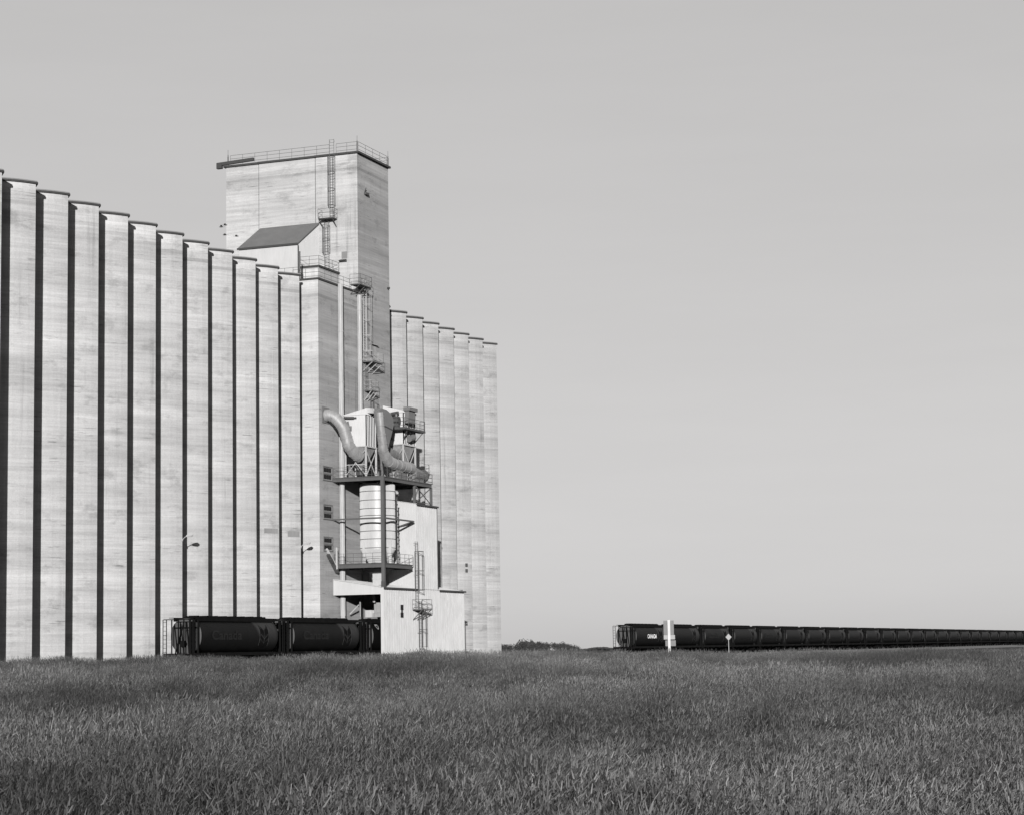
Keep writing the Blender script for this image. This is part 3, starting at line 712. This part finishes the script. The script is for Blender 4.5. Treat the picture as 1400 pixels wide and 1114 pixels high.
# broad flat hood, tapering down into the pipe
m = MB()
prof = [(204.6, 26.6), (205.1, 26.95), (206.5, 26.9), (207.5, 26.6), (208.15, 26.05), (208.25, 25.4), (207.9, 24.7), (207.4, 23.9), (206.8, 22.9), (206.2, 22.5), (205.6, 23.4), (205.1, 25.0)]
prof = prof[::-1]
n_ = len(prof)
m.add([(4.35, y, z) for y, z in prof] + [(5.05, y, z) for y, z in prof], [tuple(range(n_)), tuple(range(2 * n_ - 1, n_ - 1, -1))] + [(i, i + n_, (i + 1) % n_ + n_, (i + 1) % n_) for i in range(n_)])
m.build('hood', M['galv_dark'], d2)
m = MB(); m.add([(3.5, 204.3, 26.45), (4.4, 204.7, 26.4), (4.4, 206.7, 26.4), (3.5, 206.6, 26.45), (3.5, 204.3, 27.02), (4.4, 204.7, 26.93), (4.4, 206.7, 26.75), (3.5, 206.6, 27.0)],
    [(3, 2, 1, 0), (4, 5, 6, 7), (0, 1, 5, 4), (1, 2, 6, 5), (2, 3, 7, 6), (3, 0, 4, 7)]); m.build('transition', M['galv_dark'], d2)
m = MB(); m.bar((5.1, 205.4, 25.15), (5.1, 207.9, 24.85), .05, .1); m.build('band', M['steel'], d2)
d3 = thing('exhaust_duct', 'short grey elbow duct entering the hopper of the rear collector', 'duct', (3.6, 210.4, 22.5))
duct_tube([(3.35, 209.2, 23.9), (3.4, 209.7, 23.0), (3.6, 210.6, 22.6), (3.7, 211.6, 22.4), (3.7, 212.4, 22.3)], .55, 6, 4).build('pipe', M['galv_dark'], d3, smooth=True)
fn = thing('blower_fan', 'grey blower fan with dark round wheel cover at the right end of the upper platform', 'blower fan', (4.9, 215.5, zu))
m = MB(); m.tube([(4.8, 213.4, 20.55), (4.8, 214.4, 20.5), (4.8, 216.6, 20.4)], [.7, .78, .5], 20); m.box(4.3, 5.3, 213.5, 215.6, 19.65, 20.1); m.build('housing', M['galv_dark'], fn, smooth=True)
m = MB(); m.tube([(4.75, 216.55, 20.5), (4.75, 216.85, 20.5)], .72, 24); m.build('wheel_cover', M['steel'], fn)
m = MB(); m.box(4.2, 5.3, 208.9, 211.2, zu + .02, zu + .75); m.tube([(4.75, 209.0, 20.45), (4.75, 210.5, 20.45)], .35, 14); m.build('motor', M['galv_dark'], fn)
m = MB()
for i in range(6):
    y = 207.6 + i * .9; m.bar((5.2, y, zu), (5.2, y + .35, zu + .8), .06); m.bar((5.2, y + .35, zu), (5.2, y, zu + .8), .06)
m.build('support_frame', M['railp'], fn)

# ------------------------------------------------------------------ hopper cars
XC = 3.25   # centre line of the track
HW, ZC0, ZC1 = 1.55, 1.24, 4.38
ZM = (ZC0 + ZC1) / 2; HH = (ZC1 - ZC0) / 2
def surf_x(z):
    t = max(-1, min(1, (z - ZM) / HH)); return HW * (1 - abs(t) ** 2.25) ** (1 / 2.25)
def section(n=44):
    out = []
    for i in range(n):
        a = 2 * PI * i / n; c, s_ = math.cos(a), math.sin(a); e = 2 / 2.25
        out.append((HW * math.copysign(abs(c) ** e, c), ZM + HH * math.copysign(abs(s_) ** e, s_)))
    return out
Y0, Y1 = 0.0, 14.75     # body ends, local; pitch 18.2
def build_car():
    c = thing('hopper_car', '', 'railway car', (0, 0, 0))
    sec = section(); n = len(sec); m = MB()
    ys = [Y0 + .02, Y0 + .06] + [1 + i for i in range(13)] + [Y1 - .06, Y1 - .02]
    vs = [(x, y, z) for y in ys for x, z in sec]
    fs = [(i * n + j, (i + 1) * n + j, (i + 1) * n + (j + 1) % n, i * n + (j + 1) % n) for i in range(len(ys) - 1) for j in range(n)]
    m.add(vs, fs); m.build('body', M['car'], c, smooth=True)
    for y, d in ((Y0, -1), (Y1, 1)):
        m = MB(); k = .06
        outer = [(x, y + (.02 if d < 0 else -.02), z) for x, z in sec]; inner = [(x * .93, y + d * k, ZM + (z - ZM) * .93) for x, z in sec]
        fs = [tuple(range(2 * n - 1, n - 1, -1)) if d > 0 else tuple(range(n, 2 * n))] + [((j + 1) % n, j, n + j, n + (j + 1) % n) for j in range(n)]
        m.add(outer + inner, fs); e = m.build('end_sheet', M['cap'], c)
        ye = y + d * .5
        m = MB()
        for x in (-.75, .62): m.bar((x * .2, y + d * .08, 4.1), (x, y + d * .55, 1.3), .09)
        for x in (-1.1, -.45): m.bar((x, y + d * .1, 3.9), (x + .45, y + d * .4, 1.3), .07)
        m.bar((-1.2, y + d * .12, 3.55), (1.3, y + d * .12, 3.55), .05, .12)
        m.build('end_brace', M['under'], e)
        m = MB(); m.tube([(-.02, y + d * .3, 2.15), (-.02, y + d * .62, 2.15)], .28, 16); m.build('brake_cylinder', M['under'], e)
        # end frame with posts, ladders and platform
        yf = y + d * 1.25; m = MB()
        for x in (-.72, -.05, .5): m.bar((x, yf, 1.1), (x, yf, 4.25), .085)
        for x in (1.42, 1.12): m.bar((x, yf, .95), (x, yf, 4.28), .15 if x < 1.3 else .1)
        m.bar((1.5, y + d * .5, 1.2), (1.5, y + d * .5, 4.2), .13)
        m.bar((-1.55, yf, 4.28), (1.55, yf, 4.28), .07); m.bar((-1.5, yf, 1.12), (1.5, yf, 1.12), .16, .12)
        m.bar((.55, yf, 3.5), (1.4, yf, 3.5), .05)
        for sx in (-1, 1): m.bar((sx * 1.5, yf, 4.28), (sx * 1.1, y, 4.28), .06)
        m.build('end_frame', M['under'], c)
        for sx in (-1, 1):
            m = MB()
            for yy, xx in ((yf, 1.57), (yf, 1.22)): m.bar((sx * xx, yy + d * .06, .75), (sx * xx, yy + d * .06, 4.28), .055)
            for i in range(9): m.bar((sx * 1.57, yf + d * .06, 1.0 + i * .38), (sx * 1.22, yf + d * .06, 1.0 + i * .38), .035)
            m.build('ladder', M['under'], c)
        m = MB(); m.box(-1.5, 1.5, min(y + d * .1, yf), max(y + d * .1, yf), 1.0, 1.06); m.box(-.25, .25, min(y, yf + d * .15), max(y, yf + d * .15), .72, 1.0); m.build('end_platform', M['under'], c)
        m = MB(); yk = yf + d * .1
        m.bar((0, yk, .85), (0, yk + d * .38, .85), .14, .2); m.box(-.14, .14, min(yk + d * .22, yk + d * .40), max(yk + d * .22, yk + d * .40), .68, 1.0)
        m.tube([(-.3, yk, .8), (-.35, yk + d * .25, .55), (-.1, yk + d * .36, .42)], .04, 6); m.build('coupler', M['under'], c)
    # side sill, running boards, roof hatches
    for sx in (-1, 1):
        m = MB(); m.box(min(sx * 1.42, sx * 1.58), max(sx * 1.42, sx * 1.58), Y0 - 1.2, Y1 + 1.2, 1.04, 1.3); m.build('side_sill', M['under'], c)
        m = MB(); m.box(min(sx * .62, sx * 1.15), max(sx * .62, sx * 1.15), Y0 - 1.0, Y1 + 1.0, 4.40, 4.45)
        m.box(min(sx * 1.0, sx * 1.14), max(sx * 1.0, sx * 1.14), Y0 - .2, Y1 + .2, 4.12, 4.398)
        m.build('running_board', M['under'], c)
    m = MB(); m.box(-.5, .5, Y0 + .5, Y1 - .4, 4.28, 4.5); t = m.build('hatch_coaming', M['under'], c)
    for i in range(8):
        y = Y0 + .7 + i * 1.72; m = MB(); m.box(-.46, .46, y, y + 1.55, 4.505, 4.6); m.bar((-.5, y + .75, 4.62), (.5, y + .75, 4.62), .06, .05); m.build('roof_hatch', M['under'], t)
    # outlet hoppers
    for i in range(4):
        y = 1.9 + i * 3.65; m = MB()
        m.add([(-1.2, y - 1.2, 1.34), (1.2, y - 1.2, 1.34), (1.2, y + 1.2, 1.34), (-1.2, y + 1.2, 1.34), (-.4, y - .35, .35), (.4, y - .35, .35), (.4, y + .35, .35), (-.4, y + .35, .35)],
              [(0, 1, 2, 3), (7, 6, 5, 4), (0, 4, 5, 1), (1, 5, 6, 2), (2, 6, 7, 3), (3, 7, 4, 0)]); m.build('outlet_hopper', M['under'], c)
    for yc_ in (Y0 + .55, Y1 - .55):
        m = MB()
        for sx in (-1, 1):
            m.bar((sx * 1.05, yc_ - 1.1, .5), (sx * 1.05, yc_ + 1.1, .5), .14, .18); m.box(min(sx * .98, sx * 1.12), max(sx * .98, sx * 1.12), yc_ - .35, yc_ + .35, .25, .8)
        m.box(-1, 1, yc_ - .2, yc_ + .2, .55, 1.0); tr_ = m.build('truck', M['under'], c)
        for dy in (-.85, .85):
            m = MB()
            for sx in (-1, 1): m.tube([(sx * .66, yc_ + dy, .44), (sx * .78, yc_ + dy, .44)], .46, 20)
            m.tube([(-.9, yc_ + dy, .44), (.9, yc_ + dy, .44)], .08, 8); m.build('wheelset', M['under'], tr_)
    # wheat-ear mark painted on the side
    def side_shape(rows, name, mat, off):
        m = MB()
        for poly in rows:
            sub = []
            for i in range(len(poly)):
                a, b = poly[i], poly[(i + 1) % len(poly)]
                for k in range(4): sub.append((a[0] + (b[0] - a[0]) * k / 4, a[1] + (b[1] - a[1]) * k / 4))
            cy_ = sum(p[0] for p in sub) / len(sub); cz_ = sum(p[1] for p in sub) / len(sub)
            vs = [(surf_x(z) + off, y, z) for y, z in sub] + [(surf_x(cz_) + off, cy_, cz_)]
            k = len(sub); m.add(vs, [(i, (i + 1) % k, k) for i in range(k)])
        return m.build(name, mat, c)
    yc_ = 11.95; rows = []
    for i, z in enumerate((3.35, 2.75)):
        for sx in (-1, 1):
            rows.append([(yc_ + sx * .06, z - .55), (yc_ + sx * .06, z - .02), (yc_ + sx * .8, z + .5), (yc_ + sx * .8, z - .1)])
    rows.append([(yc_ - .8, 2.45), (yc_ - .8, 1.95), (yc_ - .5, 1.75), (yc_ - .06, 1.7), (yc_ - .06, 2.1)]); rows.append([(yc_ + .8, 2.45), (yc_ + .06, 2.1), (yc_ + .06, 1.7), (yc_ + .5, 1.75), (yc_ + .8, 1.95)])
    side_shape(rows, 'wheat_emblem', M['emb_dark'], .02)
    lines = []
    for sx in (-1, 1):
        lines.append([(yc_ + sx * .86, 1.9), (yc_ + sx * .92, 1.9), (yc_ + sx * .92, 3.6), (yc_ + sx * .86, 3.6)])
        lines.append([(yc_, 2.5), (yc_, 2.58), (yc_ + sx * .7, 3.0), (yc_ + sx * .7, 2.93)])
    lines.append([(yc_ - .035, 2.1), (yc_ + .035, 2.1), (yc_ + .035, 2.55), (yc_ - .035, 2.55)])
    side_shape(lines, 'emblem_outline', M['emb_line'], .03)
    return c
def text_mesh(txt, y0, z0, height, width, mat, parent, name='lettering', face=None):
    cu = bpy.data.curves.new('txt', 'FONT'); cu.body = txt; cu.size = 1; cu.offset = .02
    to = bpy.data.objects.new('txt', cu); col.objects.link(to); bpy.context.view_layer.update()
    dg = bpy.context.evaluated_depsgraph_get(); me0 = bpy.data.meshes.new_from_object(to.evaluated_get(dg))
    vs = [v.co.copy() for v in me0.vertices]; fs = [tuple(p.vertices) for p in me0.polygons]
    bpy.data.objects.remove(to); bpy.data.curves.remove(cu); bpy.data.meshes.remove(me0)
    x0 = min(v.x for v in vs); x1 = max(v.x for v in vs); b0 = min(v.y for v in vs); b1 = max(v.y for v in vs)
    m = MB(); out = []
    for v in vs:
        y = y0 + (v.x - x0) / (x1 - x0) * width; z = z0 + (v.y - b0) / (b1 - b0) * height; out.append((surf_x(z) + .045, y, z))
    m.add(out, fs); return m.build(name, mat, parent)

def copy_tree(o, parent=None):
    c = o.copy(); col.objects.link(c)
    if parent: c.parent = parent
    for ch in list(o.children): copy_tree(ch, c)
    return c
proto = build_car()
kids = [o for o in proto.children]
cars = []
ylist = [166.6, 184.8, 203.0] + [293.65 + 18.2 * i for i in range(24)]
lab_left = ['leftmost dark cylindrical hopper car, its grey end and tall ladder showing',
            'dark cylindrical hopper car coupled between the leftmost car and the shed opening',
            'dark hopper car shaded inside the loading shed, pale shield on its side']
def lab_right(i):
    if i == 0: return 'dark hopper car at the near end of the distant train, white lettering on side'
    if i == 1: return 'dark hopper car partly behind the white trackside post'
    if i == 2: return 'dark hopper car between the white trackside post and the small diamond sign'
    if i == 3: return 'dark hopper car starting just right of the small diamond sign'
    w_ = ['', '', '', '', 'fifth', 'sixth', 'seventh', 'eighth', 'ninth', 'tenth', 'eleventh', 'twelfth', 'thirteenth', 'fourteenth', 'fifteenth', 'sixteenth', 'seventeenth', 'eighteenth', 'nineteenth', 'twentieth', 'twenty-first', 'twenty-second', 'twenty-third', 'twenty-fourth']
    return 'dark hopper car, %s from the near left end of the distant train' % w_[i]
for i, y in enumerate(ylist):
    o = proto if i == 0 else copy_tree(proto)
    o.location = (XC, y, 0); cars.append(o)
    if i < 3: tag(o, lab_left[i], 'railway car', 'hopper cars standing beside the elevator')
    else: tag(o, lab_right(i - 3), 'railway car', 'hopper cars of the long train on the horizon')
BASE[proto.name] = Vector((0, 0, 0))
for o in cars: BASE[o.name] = Vector((0, 0, 0))
for i, o in enumerate(cars):
    if i < 2 or i in (5, 7):
        text_mesh('Canada', 1.9, 2.45, .85, 5.6, M['text_f'], o)
text_mesh('CANADA', 5.25, 2.45, .62, 4.6, M['text_w'], cars[3])
# pale shield mark on the third car
m = MB(); shp = [(1.45 + (y - 1.45) * .62, 3.75 + (z - 3.6) * .72) for y, z in [(.9, 3.95), (2.0, 3.95), (2.0, 3.6), (1.75, 3.35), (1.45, 3.2), (1.15, 3.35), (.9, 3.6)]]
inn = [(1.45 + (y - 1.45) * .62, 3.76 + (z - 3.76) * .62) for y, z in shp]; k = len(shp)
m.add([(surf_x(z) + .03, y, z) for y, z in shp + inn], [(i, (i + 1) % k, k + (i + 1) % k, k + i) for i in range(k)])
m.build('shield_emblem', M['sign_mid'], cars[2])

# ------------------------------------------------------------------ trackside signs
s1 = thing('trackside_marker', 'white post with tall grey boards and a pale crossbar standing in the grass', 'marker post', (57.5, 135, .3))
sx_, sy_ = 57.5, 135.0
def sbox(m, px0, px1, py0, py1, d0, d1):
    """box facing the camera side: horizontal extent along rt"""
    # px offsets in metres along rt from the post, z range, depth range
    for_ = []
    rtv = Vector((rt.x, rt.y, 0)); fv = Vector((-rt.y, rt.x, 0))
    c = Vector((sx_, sy_, 0)); vs = []
    for z in (py0, py1):
        for a, b in ((px0, d0), (px1, d0), (px1, d1), (px0, d1)):
            p = c + rtv * a + fv * b; vs.append((p.x, p.y, z))
    m.add(vs, [(3, 2, 1, 0), (4, 5, 6, 7), (0, 1, 5, 4), (1, 2, 6, 5), (2, 3, 7, 6), (3, 0, 4, 7)])
m = MB(); sbox(m, -.085, .085, .2, 2.83, -.12, .06); m.build('post', M['sign'], s1)
m = MB(); sbox(m, -.34, .34, 1.86, 2.8, .062, .10); m.build('board', M['sign_grey'], s1)
m = MB(); sbox(m, -.34, .40, 1.56, 1.85, .062, .12); m.build('crossbar', M['sign_mid'], s1)
m = MB(); sbox(m, -.24, .44, 1.12, 1.50, .062, .10); m.build('lower_board', M['sign_grey'], s1)
s2 = thing('diamond_sign', 'small pale diamond marker on a thin stake in front of the distant train', 'sign', (53.4, 165, .3))
sx_, sy_ = 53.4, 165.0
m = MB(); sbox(m, -.025, .025, 0, 1.6, 0, .05); m.build('stake', M['sign_mid'], s2)
rtv = Vector((rt.x, rt.y, 0)); fv = Vector((-rt.y, rt.x, 0)); c_ = Vector((sx_, sy_, 1.78)); m = MB(); vs = []
for dd in (-.01, -.035):
    for a, b in ((0, -.27), (.24, 0), (0, .27), (-.24, 0)): vs.append(tuple(c_ + rtv * a + Vector((0, 0, b)) + fv * dd))
m.add(vs, [(3, 2, 1, 0), (4, 5, 6, 7), (0, 1, 5, 4), (1, 2, 6, 5), (2, 3, 7, 6), (3, 0, 4, 7)]); m.build('plate', M['sign_mid'], s2)

# ------------------------------------------------------------------ distant trees
def tree(x, y, h, wd, label, k):
    z0 = ground_z(x, y)
    t = thing('distant_tree', label, 'tree', (x, y, z0), 'row of trees on the horizon')
    m = MB(); m.tube([(x, y, z0), (x + .1, y, z0 + h * .35), (x + .2, y + .1, z0 + h * .7)], [h * .05, h * .035, h * .012], 6)
    for a in range(4):
        th = a * 1.6 + k; m.tube([(x, y, z0 + h * .3), (x + math.cos(th) * wd * .35, y + math.sin(th) * wd * .35, z0 + h * .62)], [h * .02, h * .006], 5)
    m.build('trunk', M['trunk'], t)
    rr = random.Random(k); m = MB()
    blobs = [(rr.uniform(-.3, .3) * wd, rr.uniform(-.3, .3) * wd, rr.uniform(.35, .78) * h, rr.uniform(.18, .30) * wd) for _ in range(9)]
    for bx, by, bz, br in blobs:
        for _ in range(260):
            d = Vector((rr.gauss(0, 1), rr.gauss(0, 1), rr.gauss(0, 1))).normalized() * br * rr.uniform(.2, 1.05)
            c = Vector((x + bx, y + by, z0 + bz)) + d * Vector((1, 1, .8)).length / 1.62
            c.z = max(c.z, z0 + .2)
            a = Vector((rr.gauss(0, 1), rr.gauss(0, 1), rr.gauss(0, 1))).normalized() * h * .07; b = a.cross(Vector((rr.gauss(0, 1), rr.gauss(0, 1), 1))).normalized() * h * .06
            m.add([c - a, c + b, c + a, c - b], [(0, 1, 2, 3)])
    m.build('crown', M['leaf'], t)
TD = 1300.0
tl = [(687, 5.2, 8, 'squat dark bush of a tree hard against the right foot of the elevator'), (694, 5.6, 8, 'dark tree second from the elevator foot on the horizon'),
      (702.5, 8.0, 9, 'tallest rounded tree of the row on the horizon'), (711, 6.0, 8, 'dark tree just right of the tallest horizon tree'),
      (719, 5.5, 8, 'low rounded tree in the middle of the horizon row'), (727, 6.2, 8, 'dark tree right of the middle of the horizon row'),
      (736, 6.8, 9, 'second tallest tree, a broad crown in the horizon row'), (744, 6.2, 8, 'dark tree just right of the broad crowned one'),
      (751, 5.4, 7, 'low tree where the horizon row begins to thin out'), (758, 4.6, 7, 'small tree near the right end of the horizon row'),
      (765, 4.2, 7, 'last but one small tree at the right end of the row'), (774, 3.2, 6, 'smallest low tree ending the row on the right')]
for k, (px, h, wd, lb) in enumerate(tl):
    b = math.atan((px - 700) / F) - YAW
    tree(CX + math.sin(b) * TD, math.cos(b) * TD + (k * 37 % 20), h * .88, wd * 1.35, lb, k + 3)
# far low shelter belt right of the trees
m = MB(); rr = random.Random(5)
for i in range(1500):
    px = rr.uniform(770, 1000); b = math.atan((px - 700) / F) - YAW; d = 2600 + rr.uniform(-40, 40)
    p = Vector((CX + math.sin(b) * d, math.cos(b) * d, -.6 + rr.uniform(0, 3.2) * (1.2 + .6 * math.sin(px * .11)) * .6))
    a = rt * rr.uniform(1, 3); m.add([p - a, p + Vector((0, 2, -1.2)), p + a, p + Vector((0, -1, 1.4))], [(0, 1, 2, 3)])
o = m.build('far_shelterbelt', M['leaf']); o['kind'] = 'stuff'; tag(o, 'thin dark far-off shelterbelt along the horizon between elevator and train', 'shelterbelt')

# ------------------------------------------------------------------ birds
def bird(px, py, d, roll_, label):
    ray = (r2 * ((px - 700) / F) + u2 * ((545 - py) / F) + fw); p = Vector((CX, 0, 1)) + ray * (d / ray.y)
    o = thing('bird', label, 'bird', p, 'birds flying beside the tower'); m = MB()
    cx_, cy_, cz_ = p; f = Vector((-rt.x, -rt.y, 0)) if roll_ > 0 else Vector((rt.x, rt.y, 0)); s_ = f.cross(Vector((0, 0, 1)))
    m.tube([p - f * .22, p - f * .12, p, p + f * .1, p + f * .17, p + f * .23], [.015, .05, .075, .065, .05, .01], 8)
    m.add([p - f * .2 + s_ * .02, p - f * .38 + s_ * .07, p - f * .38 - s_ * .07, p - f * .2 - s_ * .02], [(0, 1, 2, 3)])
    for sg in (-1, 1):
        a = p + f * .08 + s_ * sg * .05; b = p - f * .1 + s_ * sg * .05
        e = p + f * .1 + s_ * sg * .25 + Vector((0, 0, .13 * abs(roll_))); g_ = p - f * .12 + s_ * sg * .25 + Vector((0, 0, .12 * abs(roll_))); t = p - f * .12 + s_ * sg * .5 + Vector((0, 0, .05 * abs(roll_)))
        m.add([a, e, t, g_, b], [(0, 1, 2, 3, 4)])
    m.build('body', M['birdm'], o, smooth=False)
bird(302.5, 310.6, 198, 1.2, 'small dark bird furthest left of the tower, against the sky')
bird(307.9, 308, 198, -.8, 'small dark bird, highest of those flying at the tower edge')
bird(307.4, 321.5, 198, .7, 'small dark bird at the tower edge, below the upper two')
bird(323.4, 323.2, 198, -.7, 'small dark bird flying in front of the pale tower wall')

# ------------------------------------------------------------------ grass
def clump(seed, nbl, rad, hmin, hmax, heads):
    rr = random.Random(seed); m = MB(); bias = rr.uniform(.02, .34)
    for i in range(nbl):
        a = rr.uniform(0, 2 * PI); q = rad * math.sqrt(rr.random()); x, y = q * math.cos(a), q * math.sin(a)
        h = rr.uniform(hmin, hmax); ln = Vector((rt.x, rt.y, 0)) * rr.gauss(bias, .2) + Vector((rr.gauss(0, .16), rr.gauss(0, .16), 0))
        wv = rr.uniform(.0022, .0055); th = rr.uniform(-.9, .9); side = Vector((rt.x * math.cos(th) - rt.y * math.sin(th), rt.x * math.sin(th) + rt.y * math.cos(th), 0)) * wv
        base = Vector((x, y, -.05)); vs = []; segs = 3
        for s_ in range(segs + 1):
            t = s_ / segs; c = base + Vector((0, 0, h * t * (1 - .1 * t))) + ln * (h * t * t)
            k = (1 - t) * .8 + .2
            if s_ == segs: vs.append(c)
            else: vs += [c - side * k, c + side * k]
        m.cur = 0; m.add(vs, [(0, 1, 3, 2), (2, 3, 5, 4), (4, 5, 6)])
        if rr.random() < heads:
            t0 = Vector(vs[-1]); d = (Vector(vs[-1]) - Vector(vs[-2])).normalized(); L = rr.uniform(.06, .12); m.cur = 1
            u_ = side.normalized() * .008; v_ = d.cross(side).normalized() * .008
            m.add([t0 - u_ - d * .01, t0 + u_ - d * .01, t0 + d * L + u_ * .4, t0 + d * L - u_ * .4], [(0, 1, 2, 3)])
            m.add([t0 - v_ - d * .01, t0 + v_ - d * .01, t0 + d * L], [(0, 1, 2)])
    me = bpy.data.meshes.new('clump')
    me.from_pydata([tuple(p) for p in m.v], [], m.f); me.materials.append(M['grass']); me.materials.append(M['seed'])
    me.polygons.foreach_set('material_index', m.mi); me.update()
    return me
gc = bpy.data.collections.new('grass_clumps')
for i in range(7):
    me = (clump(40 + i, 92, .36, .18, (.5, .62, .58, .7, .45)[i], (.2, .4, .1, .55, 0)[i]) if i < 5 else clump(40 + i, 34, .28, .45, (1.0, .92)[i - 5], .9))
    gc.objects.link(bpy.data.objects.new('grass_clump', me))
rng = np.random.default_rng(11)
pts = []
def ring(r0, r1, dens):
    A0, A1 = -YAW - R(17.5), -YAW + R(17.5)
    n = int((r1 * r1 - r0 * r0) / 2 * (A1 - A0) * dens)
    r = np.sqrt(rng.uniform(r0 * r0, r1 * r1, n)); a = rng.uniform(A0, A1, n)
    for ri, ai in zip(r, a):
        x, y = CX + ri * math.sin(ai), ri * math.cos(ai)
        if x < 7.5: continue
        d = .5 + .5 * noise.noise(Vector((x * .16, y * .1, 3)))
        if d < .25 and ri < 120 and rng.random() < .5: continue
        pts.append((x, y, ground_z(x, y) - .02))
ring(13, 40, 11); ring(40, 80, 8); ring(80, 120, 6); ring(120, 172, 6.5)
me = bpy.data.meshes.new('grass'); me.from_pydata(pts, [], []); me.update()
at = me.attributes.new('sc', 'FLOAT', 'POINT')
scv = [0.0] * len(pts)
for i, p in enumerate(pts):
    n1 = noise.noise(Vector((p[0] * .09, p[1] * .05, 8))); n2 = noise.noise(Vector((p[0] * .8, p[1] * .5, 1)))
    scv[i] = max(.5, .88 + .35 * n1 + .3 * n2 + rng.uniform(-.15, .22))
at.data.foreach_set('value', scv)
ro = me.attributes.new('rz', 'FLOAT', 'POINT'); ro.data.foreach_set('value', list(rng.uniform(-.6, .6, len(pts))))
go = bpy.data.objects.new('grass', me); col.objects.link(go); go['kind'] = 'stuff'
tag(go, 'tall dry prairie grass bending in the wind across the foreground', 'grass')
ng = bpy.data.node_groups.new('scatter', 'GeometryNodeTree')
ng.interface.new_socket('Geometry', in_out='INPUT', socket_type='NodeSocketGeometry'); ng.interface.new_socket('Geometry', in_out='OUTPUT', socket_type='NodeSocketGeometry')
gi = ng.nodes.new('NodeGroupInput'); go_ = ng.nodes.new('NodeGroupOutput')
iop = ng.nodes.new('GeometryNodeInstanceOnPoints'); ci = ng.nodes.new('GeometryNodeCollectionInfo')
ci.inputs['Collection'].default_value = gc; ci.inputs['Separate Children'].default_value = True; ci.inputs['Reset Children'].default_value = True
na = ng.nodes.new('GeometryNodeInputNamedAttribute'); na.data_type = 'FLOAT'; na.inputs[0].default_value = 'sc'
nr = ng.nodes.new('GeometryNodeInputNamedAttribute'); nr.data_type = 'FLOAT'; nr.inputs[0].default_value = 'rz'
cx3 = ng.nodes.new('ShaderNodeCombineXYZ'); m2p = ng.nodes.new('GeometryNodeMeshToPoints')
L = ng.links
L.new(gi.outputs[0], m2p.inputs[0]); L.new(m2p.outputs[0], iop.inputs['Points']); L.new(ci.outputs[0], iop.inputs['Instance'])
iop.inputs['Pick Instance'].default_value = True
L.new(na.outputs[0], iop.inputs['Scale']); L.new(nr.outputs[0], cx3.inputs[2]); L.new(cx3.outputs[0], iop.inputs['Rotation'])
L.new(iop.outputs[0], go_.inputs[0])
md = go.modifiers.new('scatter', 'NODES'); md.node_group = ng

scene.cycles.max_bounces = 6
print('grass points', len(pts))
